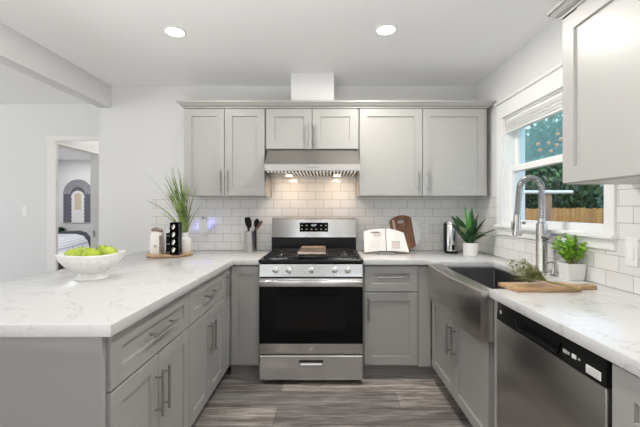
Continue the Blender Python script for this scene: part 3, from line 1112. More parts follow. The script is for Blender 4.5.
grate(RX0 + 0.03, RX0 + 0.268, 2.612, 3.12, [(-0.37, 2.72), (-0.37, 3.0)])
grate(RX1 - 0.268, RX1 - 0.03, 2.612, 3.12, [(0.135, 2.72), (0.135, 3.0)])
grate(RX0 + 0.272, RX1 - 0.272, 2.612, 3.12, [])
w = MB()
gx0, gx1 = rc - 0.108, rc + 0.108
R = []
for off, z in ((0.0, zc + 0.047), (0, zc + 0.066), (0.004, zc + 0.066), (0.012, zc + 0.056)):
    R.append([(gx0 + off, 2.70 + off, z), (gx1 - off, 2.70 + off, z), (gx1 - off, 3.09 - off, z), (gx0 + off, 3.09 - off, z)])
w.rings(R)
gd = w.build('griddle', 'griddle', rg)
MB().box(gx0 + 0.005, gx1 - 0.005, 3.055, 3.088, zc + 0.057, zc + 0.075, 0.003).build('rim', 'griddle', gd)
# backguard
w = MB()
w.box(RX0 + 0.004, RX1 - 0.004, 3.15, 3.25, 0.90, 1.046)
w.build('rear_riser', 'black', rg)
w = MB()
w.prism([(3.25, 1.046), (3.135, 1.046), (3.150, 1.205), (3.165, 1.218), (3.25, 1.218)], RX0 + 0.004, RX1 - 0.004, 0.006, axis=0, seg=2)
bgd = w.build('backguard', 'steel_x', rg)
TB = Matrix.Translation((rc, 3.1425, 1.13)) @ Matrix.Rotation(math.radians(-5.4), 4, 'X')


def onback(x0, x1, z0, z1, d0, d1, name, m, parent):
    w = MB(TB)
    w.box(x0, x1, -d1, -d0, z0, z1)
    return w.build(name, m, parent)


dp = onback(-0.128, 0.128, -0.035, 0.046, -0.002, 0.003, 'display', 'black_gloss', bgd)
text('digits', '4:07', 0.027, TB @ Matrix.Translation((0, -0.0035, 0.022)) @ Matrix.Rotation(R90, 4, 'X'), 'display', bgd)
for r_ in range(2):
    for k in range(6):
        xx = -0.108 + k * 0.0432
        if r_ == 0 and 1 < k < 4:
            continue
        onback(xx - 0.008, xx + 0.008, 0.017 - 0.034 * r_, 0.025 - 0.034 * r_, 0.003, 0.0036, 'touch_key', 'print_grey', bgd)

# ------------------------------------------------------------------ range hood
hd = thing('range_hood', 'stainless steel under cabinet range hood above the stove', 'hood', (rc, 3.0, 1.6))
HX0, HX1 = -0.497, 0.264
# shell: outer profile, open below
w = MB()
prof = [(YB - 0.012, 1.605), (YB - 0.012, 1.793), (2.925, 1.793), (2.79, 1.662), (2.772, 1.652), (2.772, 1.603)]
w.prism(prof[:], HX0, HX1, 0.002, axis=0)
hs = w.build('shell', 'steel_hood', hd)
w = MB()
for k in range(26):
    a = HX0 + 0.02 + k * (HX1 - HX0 - 0.04) / 26
    w.box(a, a + 0.016, 2.785, 3.17, 1.590, 1.6015)
bf = w.build('baffle_filter', 'steel_x', hd)
MB().box(HX0 + 0.015, HX1 - 0.015, 2.785, 3.24, 1.6016, 1.603).build('filter_backing', 'dark', hd)
MB(F_B(2.772)).box(rc - 0.055, rc + 0.055, 0.0, 0.002, 1.622, 1.634).build('switch_strip', 'nickel', hd)
for k in range(5):
    MB(F_B(2.770)).box(rc - 0.045 + k * 0.02, rc - 0.035 + k * 0.02, 0.0, 0.002, 1.625, 1.631).build('button', 'print_grey', hd)
for lx in (-0.33, 0.09):
    MB().lathe([(0.03, 0), (0.03, 0.012), (0.028, 0.012)], (lx, 3.06, 1.584), 18).build('lamp', 'hood_lamp', hd)
    light('hood_lamp_light', 'AREA', (lx, 3.06, 1.577), (math.radians(12), 0, 0), 0.8, 0.07, color=(1, 0.74, 0.52), shape='DISK')

# ------------------------------------------------------------------ recessed ceiling lights
for lx, ly, lab in ((-0.985, 2.268, 'round recessed ceiling light near the dropped beam'), (0.378, 2.243, 'round recessed ceiling light near the window side')):
    t = thing('recessed_light', lab, 'light', (lx, ly, ZC))
    MB().lathe([(0.072, -0.001), (0.072, -0.006), (0.058, -0.010), (0.056, -0.004)], (lx, ly, ZC), 32).build('trim_ring', 'trim', t)
    MB().lathe([(0.056, -0.002), (0.056, -0.0075), (0.03, -0.0078)], (lx, ly, ZC), 32).build('diffuser', 'lamp', t)
    light('ceiling_can_light', 'AREA', (lx, ly, ZC - 0.014), (0, 0, 0), 16 if lx > 0 else 5, 0.11, color=(1, 0.96, 0.9), shape='DISK')

# ------------------------------------------------------------------ wall plates
FBW = F_B(YB - 0.0095)


def outlet(F, u, z, label):
    t = thing('wall_outlet', label, 'outlet', tuple(F @ Vector((u, 0, z))))
    MB(F).box(u - 0.036, u + 0.036, 0, 0.005, z - 0.058, z + 0.058, 0.002).build('cover_plate', 'white_plastic', t)
    for s in (-1, 1):
        o = MB(F).box(u - 0.017, u + 0.017, 0.005, 0.007, z + s * 0.02 - 0.014, z + s * 0.02 + 0.014, 0.001).build('socket', 'white_plastic', t)
        w = MB(F)
        w.box(u - 0.008, u - 0.006, 0.0065, 0.0075, z + s * 0.02 - 0.005, z + s * 0.02 + 0.005)
        w.box(u + 0.006, u + 0.008, 0.0065, 0.0075, z + s * 0.02 - 0.005, z + s * 0.02 + 0.005)
        w.build('slot', 'dark', o)


outlet(FBW, 0.905, 1.095, 'white double wall outlet on the tile beside the round board')


def switch(F, u, z, label, w_=0.036, h_=0.06, double=False):
    t = thing('light_switch', label, 'switch', tuple(F @ Vector((u, 0, z))))
    MB(F).box(u - w_, u + w_, 0, 0.006, z - h_, z + h_, 0.002).build('cover_plate', 'white_plastic', t)
    MB(F).box(u - w_ * 0.5, u + w_ * 0.5, 0.005, 0.010, z - h_ * 0.55, z + h_ * 0.55, 0.0015).build('rocker', 'trim', t)


switch(F_R(XR - 0.0095), 1.583, 1.10, 'white rocker switch on the tiles under the window-side cabinet', 0.034, 0.066)
switch(F_B(3.8295), -3.30, 1.28, 'white light switch on the bare wall beside the doorway', 0.033, 0.055)

# plug-in device with blue glow
t = thing('air_freshener', 'white plug-in air freshener glowing blue on the tile', 'air freshener', (-1.14, YB - 0.0095, 1.137))
w = MB(FBW)
R = []
for n_, s_ in ((0, 0.85), (0.006, 1.0), (0.03, 1.0), (0.042, 0.85), (0.046, 0.55)):
    ring = []
    for k in range(24):
        a = 2 * math.pi * k / 24
        cx_, sz_ = math.cos(a), math.sin(a)
        px_ = (abs(cx_) ** 0.55) * (1 if cx_ > 0 else -1) * 0.05 * s_
        pz_ = (abs(sz_) ** 0.6) * (1 if sz_ > 0 else -1) * 0.075 * s_
        ring.append((-1.14 + px_ - 0.012 * (pz_ > 0.03) * 0, n_, 1.137 + pz_))
    R.append(ring)
w.rings(R, smooth=True)
w.build('housing', 'white_plastic', t)
MB(FBW).cyl((-1.147, 0.02, 1.207), (-1.147, 0.02, 1.222), 0.012, 0.009, 12).build('nozzle', 'cord', t)
for s in (-1, 1):
    MB(FBW).box(-1.14 + s * 0.0505 - 0.002, -1.14 + s * 0.0505 + 0.002, 0.003, 0.014, 1.12, 1.18).build('light_strip', 'led_blue', t)
    light('blue_glow', 'POINT', (-1.14 + s * 0.068, YB - 0.04, 1.16 + 0.02 * s), (0, 0, 0), 0.05, 0.02, color=(0.25, 0.25, 1.0))

# ------------------------------------------------------------------ fruit bowl and apples
ZK = 0.915
bcx, bcy = -1.286, 1.915
bw = thing('fruit_bowl', 'white handmade footed ceramic bowl filled with green apples', 'bowl', (bcx, bcy, ZK))
w = MB()
w.lathe([(0.078, 0.0005), (0.080, 0.006), (0.074, 0.014), (0.062, 0.030), (0.060, 0.036), (0.085, 0.048), (0.121, 0.075), (0.147, 0.108), (0.160, 0.138), (0.158, 0.143), (0.151, 0.140),
         (0.138, 0.112), (0.111, 0.082), (0.075, 0.060), (0.02, 0.053)], (bcx, bcy, ZK), 48)
ob = w.build('body', 'ceramic_rough', bw)
rng = random.Random(9)
for v_ in ob.data.vertices:
    a = math.atan2(v_.co.y, v_.co.x)
    v_.co.z += 0.003 * math.sin(3 * a + 1.0) * (v_.co.z / 0.14)
    k = 1 + 0.012 * math.sin(2 * a + 0.6)
    v_.co.x *= k
    v_.co.y *= k
APS = []
for q, (dg, ar, lab) in enumerate(((-130, 0.043, 'green apple in the bowl front nearest the doorway'),
                                   (-58, 0.041, 'green apple in the bowl front nearest the camera'),
                                   (14, 0.043, 'green apple in the bowl on the stove side'),
                                   (86, 0.041, 'green apple at the back of the bowl toward the tray'),
                                   (158, 0.042, 'green apple in the bowl on the side of the bare wall'))):
    APS.append((0.082 * math.cos(math.radians(dg)), 0.082 * math.sin(math.radians(dg)), 0.130 + 0.004 * (q % 2), ar * 1.11, lab))
for ax, ay, az, ar, lab in APS:
    c = (bcx + ax, bcy + ay, ZK + az)
    t = thing('green_apple', lab, 'apple', c, 'green apples in the bowl')
    pr = []
    for k in range(13):
        a = math.pi * k / 12
        rr_ = ar * (math.sin(a) ** 0.85) * (1 - 0.10 * (1 - math.cos(a)) / 2 * 1)
        zz = -ar * 0.92 * math.cos(a)
        if k >= 10:
            zz -= ar * 0.10 * (k - 10)
        pr.append((max(rr_, 0.0015), zz))
    ao = MB().lathe(pr, c, 20).build('body', 'apple', t)
    MB().tube([(c[0], c[1], c[2] + ar * 0.62), (c[0] + 0.003, c[1], c[2] + ar * 0.9), (c[0] - 0.004, c[1], c[2] + ar * 1.12)], 0.0014, 6).build('stem', 'stem', t)
    t.rotation_euler = (rng.uniform(-0.5, 0.5), rng.uniform(-0.5, 0.5), 0)

# ------------------------------------------------------------------ tray with coffee things
tcx, tcy = -1.30, 2.90
tr = MB().lathe([(0.172, 0.0005), (0.180, 0.006), (0.182, 0.018), (0.177, 0.022), (0.02, 0.022)], (tcx, tcy, ZK), 48).build('serving_tray', 'wood_tray')
tag(tr, 'round wooden tray holding the coffee things and grass plant', 'tray')
ZTR = ZK + 0.0225
# coffee bag
t = thing('coffee_bag', 'white gusseted coffee bag with folded brown top on the tray', 'bag', (-1.352, 2.80, ZTR))
w = MB()
bxc, byc = -1.362, 2.81
R = []
for z, hw, hd_ in ((0.0, 0.040, 0.026), (0.004, 0.043, 0.029), (0.06, 0.044, 0.030), (0.13, 0.044, 0.026), (0.165, 0.043, 0.016), (0.182, 0.040, 0.007)):
    R.append([(bxc - hw, byc - hd_, ZTR + z), (bxc, byc - hd_ * 1.1, ZTR + z), (bxc + hw, byc - hd_, ZTR + z), (bxc + hw * 0.9, byc, ZTR + z), (bxc + hw, byc + hd_, ZTR + z), (bxc, byc + hd_ * 1.1, ZTR + z), (bxc - hw, byc + hd_, ZTR + z), (bxc - hw * 0.9, byc, ZTR + z)])
w.rings(R)
w.build('body', 'paper', t)
w = MB()
w.tube([(bxc - 0.040, byc - 0.004, ZTR + 0.192), (bxc - 0.01, byc - 0.006, ZTR + 0.200), (bxc + 0.042, byc - 0.008, ZTR + 0.184)], [0.012, 0.016, 0.013], 12)
w.build('folded_top', 'brown_paper', t)
MB().box(bxc + 0.030, bxc + 0.0455, byc - 0.032, byc - 0.0295, ZTR + 0.01, ZTR + 0.15).build('side_seam', 'brown_paper', t)
lb = MB().box(bxc - 0.014, bxc + 0.010, byc - 0.0352, byc - 0.034, ZTR + 0.055, ZTR + 0.075).build('label', 'print_grey', t)
# french press
t = thing('french_press', 'small black french press between the coffee bag and pod stand', 'coffee maker', (-1.272, 2.83, ZTR))
fx, fy = -1.268, 2.84
MB().lathe([(0.034, 0), (0.036, 0.004), (0.036, 0.15), (0.034, 0.154)], (fx, fy, ZTR), 24).build('beaker', 'black_gloss', t)
for z in (0.012, 0.08, 0.145):
    MB().lathe([(0.0365, z - 0.004), (0.0385, z - 0.004), (0.0385, z + 0.004), (0.0365, z + 0.004)], (fx, fy, ZTR), 24, cap=False).build('band', 'nickel', t)
MB().lathe([(0.037, 0.154), (0.036, 0.164), (0.012, 0.172)], (fx, fy, ZTR), 24).build('lid', 'black', t)
w = MB()
w.cyl((fx, fy, ZTR + 0.17), (fx, fy, ZTR + 0.20), 0.003, seg=8)
w.sphere((fx, fy, ZTR + 0.205), 0.011, 12, 8)
w.build('plunger', 'black', t)
MB().tube([(fx - 0.03, fy + 0.015, ZTR + 0.14), (fx - 0.04, fy + 0.035, ZTR + 0.13), (fx - 0.042, fy + 0.037, ZTR + 0.06), (fx - 0.03, fy + 0.015, ZTR + 0.04)], 0.005, 8).build('handle', 'black', t)
# pod stand with pods
hx, hy = -1.198, 2.775
t = thing('pod_stand', 'tall black coffee pod stand holding foil topped pods', 'stand', (hx, hy, ZTR))
w = MB()
w.box(hx - 0.034, hx + 0.034, hy - 0.034, hy + 0.034, ZTR, ZTR + 0.010, 0.002)
w.build('base', 'black', t)
w = MB()
w.box(hx - 0.034, hx - 0.031, hy - 0.032, hy + 0.032, ZTR + 0.01, ZTR + 0.250)
w.box(hx + 0.031, hx + 0.034, hy - 0.032, hy + 0.032, ZTR + 0.01, ZTR + 0.250)
w.box(hx - 0.031, hx + 0.031, hy + 0.018, hy + 0.030, ZTR + 0.01, ZTR + 0.250)
w.build('side_panel', 'black_gloss', t)
MB().box(hx - 0.034, hx + 0.034, hy - 0.034, hy + 0.034, ZTR + 0.250, ZTR + 0.256, 0.002).build('top', 'black', t)
for k in range(1, 4):
    MB().box(hx - 0.031, hx + 0.031, hy - 0.030, hy + 0.018, ZTR + 0.008 + k * 0.06, ZTR + 0.012 + k * 0.06).build('shelf', 'black', t)
place = ('lowest tier', 'second tier from the bottom', 'third tier from the bottom', 'top tier')
for k in range(4):
    z = ZTR + 0.012 + k * 0.06
    pc = (hx - 0.004, hy - 0.006, z)
    p = thing('coffee_pod', 'foil topped coffee pod on the ' + place[k] + ' of the black stand', 'coffee pod', pc, 'coffee pods in the stand')
    pp = Vector((hx - 0.003, hy - 0.013, z + 0.0245))
    ax_ = Vector((-0.45, -0.85, 0.2)).normalized()
    MB().tube([pp - ax_ * 0.015, pp + ax_ * 0.015], [0.016, 0.020], 20).build('cup', 'black', p)
    MB().tube([pp + ax_ * 0.015, pp + ax_ * 0.0165], [0.0205, 0.0195], 20).build('foil_lid', 'foil', p)
# grass plant
gx, gy = -1.195, 2.94
t = thing('potted_grass', 'tall green grass plant in a white pot on the tray', 'plant', (gx, gy, ZTR))
MB().lathe([(0.046, 0), (0.050, 0.006), (0.052, 0.10), (0.050, 0.115), (0.036, 0.128), (0.034, 0.155), (0.036, 0.165), (0.032, 0.165), (0.028, 0.145), (0.004, 0.144)], (gx, gy, ZTR), 32).build('pot', 'ceramic', t)
w = MB()
rng = random.Random(12)
for k in range(60):
    a = rng.uniform(0, 2 * math.pi)
    lean = abs(rng.gauss(0, 0.21)) + 0.02
    if k % 9 == 0:
        lean = rng.uniform(0.5, 0.95)
    Lg = rng.uniform(0.33, 0.58) * (1.0 if lean < 0.4 else 0.62)
    base = Vector((gx + rng.uniform(-0.02, 0.02), gy + rng.uniform(-0.02, 0.02), ZTR + 0.14))
    d = Vector((math.cos(a) * lean - 0.04, math.sin(a) * lean * 0.4, 1))
    pts = []
    for i in range(6):
        s = i / 5
        p = base + Vector((d.x * Lg * s * (0.45 + 0.75 * s), d.y * Lg * s * (0.45 + 0.75 * s), Lg * s * (1 - 0.14 * lean * s)))
        p.y -= 0.11 * s * s
        if p.z > 1.34:
            p.y = min(p.y, 2.90 - 0.03 * rng.random())
        p.y = min(p.y, YB - 0.03)
        pts.append(p)
    wd = rng.uniform(0.007, 0.013)
    w.blade(pts, [wd * 0.8, wd, wd, wd * 0.8, wd * 0.5, 0.001], Vector((math.cos(a + 1.3), -0.4, 0)).normalized())
w.build('foliage', 'leaf_grass', t, recalc=False)

# ------------------------------------------------------------------ utensil holder
ux, uy = -0.682, 3.13
t = thing('utensil_holder', 'brushed steel utensil holder beside the stove', 'utensil holder', (ux, uy, ZK))
w = MB()
w.lathe([(0.054, 0.0005), (0.056, 0.003), (0.056, 0.183), (0.058, 0.187), (0.055, 0.187), (0.053, 0.18), (0.053, 0.006), (0.002, 0.005)], (ux, uy, ZK), 36)
w.build('body', 'chrome', t)
w = MB()
for r_ in range(8):
    for k in range(18):
        a = 2 * math.pi * (k + 0.5 * (r_ % 2)) / 18
        z = ZK + 0.03 + r_ * 0.017
        c = Vector((ux + 0.0562 * math.cos(a), uy + 0.0562 * math.sin(a), z))
        n_ = Vector((math.cos(a), math.sin(a), 0))
        w.tube([c - n_ * 0.0006, c + n_ * 0.0006], 0.0022, 8)
w.build('perforation', 'dark', t)


def utensil(name, label, x0, y0, top, head, material, z0=0.012):
    """handle from inside the holder up to top, with a head"""
    b0 = Vector((x0, y0, ZK + z0))
    tp = Vector(top)
    o = thing(name, label, 'utensil', tuple(b0))
    d = (tp - b0).normalized()
    MB().tube([b0, tp], [0.006, 0.0055], 8).build('handle', material, o)
    s = Vector((1, -0.15, 0))
    s = (s - d * s.dot(d)).normalized()
    n_ = d.cross(s)
    w = MB()
    R = []
    for f, hw in head:
        c = tp + d * f
        th = 0.004
        R.append([c - s * hw - n_ * th, c + s * hw - n_ * th, c + s * hw + n_ * th, c - s * hw + n_ * th])
    w.rings(R)
    w.build('head', material, o)


SPO = [(-0.005, 0.006), (0.01, 0.014), (0.03, 0.022), (0.05, 0.022), (0.065, 0.015), (0.073, 0.005)]
TUR = [(-0.005, 0.006), (0.008, 0.018), (0.02, 0.024), (0.07, 0.026), (0.078, 0.022)]
utensil('spatula', 'black spatula standing upright in the steel holder beside the wall', ux - 0.016, uy + 0.01, (ux - 0.030, uy + 0.02, ZK + 0.232), TUR, 'black')
utensil('slotted_turner', 'black turner leaning slightly in front of the upright spatula', ux + 0.004, uy - 0.034, (ux - 0.008, uy - 0.032, ZK + 0.215), TUR, 'black')
utensil('serving_spoon', 'black oval spoon tilted toward the stove in the steel holder', ux - 0.012, uy + 0.036, (ux + 0.040, uy + 0.018, ZK + 0.225), SPO, 'black')
utensil('wooden_spoon', 'dark brown wooden spoon leaning lowest out of the steel holder', ux - 0.036, uy - 0.013, (ux + 0.056, uy - 0.011, ZK + 0.205), [(-0.004, 0.006), (0.02, 0.010), (0.05, 0.013), (0.075, 0.012), (0.085, 0.006)], 'spoon_wood', 0.06)

# ------------------------------------------------------------------ open cook book on a stand
t = thing('open_cookbook', 'open white cookbook propped on the counter beside the stove', 'book', (0.505, 3.02, ZK))
TK = Matrix.Translation((0.505, 2.985, ZK + 0.010)) @ Matrix.Rotation(math.radians(-17), 4, 'X')
w = MB(TK)
w.box(-0.185, 0.15, 0.016, 0.021, 0.012, 0.18, 0.001)
w.build('cover', 'cover', t)


def pages(sgn):
    w = MB(TK)
    R = []
    for i in range(13):
        s = i / 12
        u = sgn * (0.004 + 0.186 * s)
        bul = -0.014 - 0.014 * math.sin(min(1, s * 1.4 + 0.1) * math.pi * 0.75)
        top = 0.206 - 0.85 * (u + 0.02) ** 2
        u2 = u - 0.035 * s if sgn > 0 else u + 0.004 * s
        zb = 0.012 * (1 - s * s)
        R.append([(u, 0.015, zb), (u2, 0.015, top), (u2, bul, top), (u, bul, zb)])
    w.rings(R)
    return w.build('page_block', 'paper', t)


pL = pages(-1)
pR = pages(1)


def pic(u0, u1, z0, z1, n, name, m, parent):
    w = MB(TK)
    w.box(u0, u1, n - 0.0012, n, z0, z1)
    return w.build(name, m, parent)


pic(-0.105, -0.045, 0.135, 0.175, -0.0315, 'photo', 'print_pink', pL)
pic(-0.13, -0.055, 0.168, 0.176, -0.0325, 'heading', 'print_dark', pL)
pic(0.045, 0.115, 0.035, 0.092, -0.0325, 'photo', 'print_pink', pR)
pic(0.045, 0.115, 0.086, 0.094, -0.0335, 'caption', 'print_grey', pR)
for k in range(6):
    pic(-0.15, -0.045 - 0.01 * (k % 3), 0.04 + k * 0.013, 0.042 + k * 0.013, -0.0315, 'text_line', 'cover', pL)
w = MB()
w.box(0.43, 0.58, 2.945, 3.06, ZK + 0.0005, ZK + 0.006, 0.001)
w.box(0.44, 0.57, 2.945, 2.951, ZK + 0.006, ZK + 0.022, 0.001)
w.build('stand_foot', 'nickel', t)

# ------------------------------------------------------------------ round board leaning on the wall
rbx = 0.697
t = thing('round_board', 'round walnut serving board with white ends leaning on the tile behind the book', 'board', (rbx, 3.2, ZK))
TRB = Matrix.Translation((rbx, 3.195, ZK + 0.0015)) @ Matrix.Rotation(math.radians(-9), 4, 'X') @ Matrix.Translation((0, 0, 0.165)) @ Matrix.Rotation(math.radians(-8), 4, 'Y')
RR = 0.163


def seg_poly(x0, x1, n=18):
    up = []
    for i in range(n + 1):
        x = x0 + (x1 - x0) * i / n
        up.append((x, math.sqrt(max(RR * RR - x * x, 0))))
    dn = [(x, -z) for x, z in reversed(up)]
    out = up + dn
    res = []
    for p in out:
        if not res or (abs(p[0] - res[-1][0]) + abs(p[1] - res[-1][1])) > 1e-5:
            res.append(p)
    if abs(res[0][0] - res[-1][0]) + abs(res[0][1] - res[-1][1]) < 1e-5:
        res.pop()
    return res


def rb(x0, x1, name, m, parent=t):
    w = MB(TRB)
    w.prism(seg_poly(x0, x1), -0.009, 0.009, axis=1)
    return w.build(name, m, parent)


rb(-RR, -0.118, 'marble_end', 'marble')
rb(-0.118, -0.106, 'pale_stripe', 'pale_wood')
# walnut centre with hand hole: outline ring bridged to the hole ring
x0, x1 = -0.106, 0.098
n_ = 120
hole = [(0.0 + 0.036 * math.cos(a), 0.105 + 0.017 * math.sin(a)) for a in (2 * math.pi * k / n_ for k in range(n_))]


def ray_out(hx_, hz_):
    dx, dz = hx_ - 0.0, (hz_ - 0.105) * 2.1
    L = math.hypot(dx, dz)
    dx, dz = dx / L, dz / L
    lo, hi = 0.0, 0.5
    for _ in range(40):
        m_ = (lo + hi) / 2
        x, z = dx * m_, 0.105 + dz * m_
        if x0 <= x <= x1 and x * x + z * z <= RR * RR:
            lo = m_
        else:
            hi = m_
    return (dx * lo, 0.105 + dz * lo)


outl = [ray_out(*h) for h in hole]
# keep the true corners of the outline
for cxr, czr in ((x0, -math.sqrt(RR**2 - x0**2)), (x1, -math.sqrt(RR**2 - x1**2)), (x0, math.sqrt(RR**2 - x0**2)), (x1, math.sqrt(RR**2 - x1**2))):
    j = min(range(n_), key=lambda q: (outl[q][0] - cxr) ** 2 + (outl[q][1] - czr) ** 2)
    outl[j] = (cxr, czr)
w = MB(TRB)
w.rings([[(x, -0.009, z) for x, z in hole], [(x, -0.009, z) for x, z in outl], [(x, 0.009, z) for x, z in outl], [(x, 0.009, z) for x, z in hole], [(x, -0.009, z) for x, z in hole]], False, False)
bmesh.ops.remove_doubles(w.bm, verts=w.bm.verts, dist=1e-5)
w.build('walnut_centre', 'walnut', t)
w = MB(TRB)
w.box(-0.080, -0.060, -0.0096, -0.008, -0.12, 0.13)
w.build('inlay_stripe', 'pale_wood', t)
rb(0.098, RR, 'marble_end', 'marble')

# ------------------------------------------------------------------ steel canister
kx, ky = 1.085, 3.06
t = thing('steel_canister', 'tall stainless steel canister with black base in the corner', 'canister', (kx, ky, ZK))
MB().lathe([(0.060, 0.0005), (0.062, 0.004), (0.062, 0.016), (0.057, 0.02)], (kx, ky, ZK), 32).build('base', 'black', t)
MB().lathe([(0.056, 0.02), (0.056, 0.245), (0.053, 0.25)], (kx, ky, ZK), 32).build('body', 'chrome', t)
MB().lathe([(0.057, 0.25), (0.057, 0.262), (0.05, 0.275), (0.015, 0.279)], (kx, ky, ZK), 32).build('lid', 'nickel', t)
MB().box(kx - 0.066, kx - 0.05, ky - 0.03, ky + 0.01, ZK + 0.02, ZK + 0.262, 0.004).build('side_handle', 'black', t)
MB().box(kx - 0.012, kx + 0.012, ky - 0.0585, ky - 0.052, ZK + 0.03, ZK + 0.075, 0.002).build('spout_lever', 'black', t)

# ------------------------------------------------------------------ leafy corner plant
sx0, sy0 = 1.19, 2.90
t = thing('potted_plant', 'dark green strap leaved plant in a white pot in the corner', 'plant', (sx0, sy0, ZK))
MB().lathe([(0.055, 0.0005), (0.058, 0.004), (0.061, 0.105), (0.057, 0.105), (0.055, 0.09), (0.004, 0.089)], (sx0, sy0, ZK), 32).build('pot', 'ceramic', t)
MB().lathe([(0.054, 0.085), (0.03, 0.094), (0.003, 0.094)], (sx0, sy0, ZK), 20).build('soil', 'soil', t)
rng = random.Random(3)
LV = [  # lean x, lean y, length, width, bend, material
    (-0.18, -0.05, 0.34, 0.017, 0.3, 'leaf_snake_bright'), (-0.08, -0.10, 0.29, 0.018, 0.2, 'leaf_snake_bright'),
    (-0.75, -0.2, 0.24, 0.052, 0.5, 'leaf_snake'), (-0.55, -0.35, 0.22, 0.05, 0.6, 'leaf_snake_pale'),
    (-0.60, -0.05, 0.30, 0.05, 0.4, 'leaf_snake'), (0.30, 0.1, 0.30, 0.045, 0.4, 'leaf_snake'),
    (0.45, -0.1, 0.27, 0.045, 0.6, 'leaf_snake'), (0.75, -0.3, 0.25, 0.050, 1.0, 'leaf_snake'),
    (0.85, -0.12, 0.19, 0.05, 1.2, 'leaf_snake_pale'), (0.4, -0.5, 0.19, 0.05, 1.0, 'leaf_snake_pale'),
    (-0.2, -0.5, 0.2, 0.052, 0.8, 'leaf_snake'), (0.1, -0.3, 0.25, 0.045, 0.4, 'leaf_snake'),
    (0.12, 0.2, 0.32, 0.04, 0.2, 'leaf_snake'), (-0.4, 0.2, 0.28, 0.05, 0.4, 'leaf_snake'),
    (0.15, -0.6, 0.17, 0.05, 1.0, 'leaf_snake'), (-0.65, -0.5, 0.17, 0.05, 0.9, 'leaf_snake')]
for lx, ly, L, wd, bend, m in LV:
    pts = []
    for i in range(8):
        s = i / 7
        h = math.hypot(lx, ly)
        out = s + bend * s * s * 0.35
        z = L * s * (1 - 0.5 * h * bend * s)
        p = Vector((sx0 + lx * L * out * 0.8 + lx * 0.01, sy0 + ly * L * out * 0.8, ZK + 0.088 + z / math.sqrt(1 + h * h * 0.5)))
        p.x = min(p.x, XR - 0.03)
        p.z = max(p.z, ZK + 0.09)
        pts.append(p)
    side = Vector((-ly, lx, 0.0)) if abs(lx) + abs(ly) > 0.35 else Vector((1, -0.2, 0))
    side = (side + Vector((0.6, 0, 0.2)) * 0.6).normalized()
    w = MB()
    wd *= 1.55
    w.blade(pts, [wd * 0.45, wd * 0.8, wd, wd * 1.0, wd * 0.9, wd * 0.7, wd * 0.4, 0.001], side)
    w.build('leaf_blade', m, t, recalc=False)

# ------------------------------------------------------------------ faucet
fx, fy = 1.297, 2.115
t = thing('kitchen_faucet', 'tall stainless steel spring neck faucet behind the sink', 'faucet', (fx, fy, ZK))
MB().lathe([(0.034, 0.0005), (0.034, 0.008), (0.031, 0.012), (0.030, 0.285), (0.027, 0.295)], (fx, fy, ZK), 28).build('body', 'chrome', t)
MB().lathe([(0.018, 0.296), (0.022, 0.30), (0.022, 0.322), (0.018, 0.326)], (fx, fy, ZK), 24).build('neck_collar', 'chrome', t)
# hose arch
ar = 0.067
path = []
zs = ZK + 0.30
for i in range(6):
    path.append(Vector((fx, fy, zs + 0.205 * i / 5)))
for i in range(1, 17):
    a = math.pi * i / 16
    path.append(Vector((fx - ar + ar * math.cos(a), fy, zs + 0.205 + ar * 0.95 * math.sin(a))))
for i in range(1, 8):
    path.append(Vector((fx - 2 * ar - 0.002 * i, fy, zs + 0.205 - 0.162 * i / 7)))
MB().tube(path, 0.0085, 10).build('hose', 'nickel', t)
# spring around the hose
cum = [0.0]
for a, b_ in zip(path, path[1:]):
    cum.append(cum[-1] + (b_ - a).length)
tot = cum[-1]
turns = 54
pts = []
NS = turns * 10
for i in range(NS + 1):
    s = tot * i / NS
    j = 0
    while j < len(cum) - 2 and cum[j + 1] < s:
        j += 1
    f = (s - cum[j]) / max(cum[j + 1] - cum[j], 1e-9)
    p = path[j].lerp(path[j + 1], f)
    d = (path[min(j + 2, len(path) - 1)] - path[max(j - 1, 0)]).normalized()
    sv = Vector((0, 1, 0))
    u_ = d.cross(sv).normalized()
    a = 2 * math.pi * turns * i / NS
    pts.append(p + (sv * math.cos(a) + u_ * math.sin(a)) * 0.0165)
MB().tube(pts, 0.0031, 6).build('spring', 'chrome', t)
# spray head
hx = fx - 2 * ar - 0.014
zh = zs + 0.052
MB().lathe([(0.017, 0.0), (0.018, -0.012), (0.021, -0.02), (0.021, -0.085), (0.025, -0.10), (0.026, -0.128), (0.022, -0.132)], (hx, fy, zh), 24).build('spray_head', 'chrome', t)
MB().box(hx - 0.035, hx - 0.022, fy - 0.008, fy + 0.008, zh - 0.095, zh - 0.045, 0.004).build('spray_trigger', 'nickel', t)
w = MB()
w.tube([(hx + 0.015, fy, zh - 0.055), (hx + 0.035, fy, zh - 0.055), (hx + 0.036, fy, zh - 0.055), (hx + 0.048, fy, zh - 0.055)], [0.005, 0.005, 0.009, 0.009], 10)
w.build('spray_button', 'chrome', t)
w = MB()
w.tube([(fx, fy - 0.02, ZK + 0.215), (fx + 0.012, fy - 0.075, ZK + 0.215)], [0.020, 0.018], 16)
w.tube([(fx + 0.010, fy - 0.068, ZK + 0.215), (fx + 0.03, fy - 0.115, ZK + 0.222)], [0.006, 0.005], 10)
w.build('lever_handle', 'chrome', t)

t = thing('soap_dispenser', 'small steel soap dispenser beside the bush pot', 'dispenser', (1.285, 1.985, ZK))
dx_, dy_ = 1.285, 1.985
MB().lathe([(0.019, 0.0005), (0.019, 0.006), (0.012, 0.010), (0.011, 0.04), (0.007, 0.045), (0.006, 0.078)], (dx_, dy_, ZK), 18).build('body', 'chrome', t)
MB().tube([(dx_, dy_, ZK + 0.076), (dx_ - 0.02, dy_, ZK + 0.08), (dx_ - 0.045, dy_, ZK + 0.068)], 0.005, 8).build('spout', 'chrome', t)

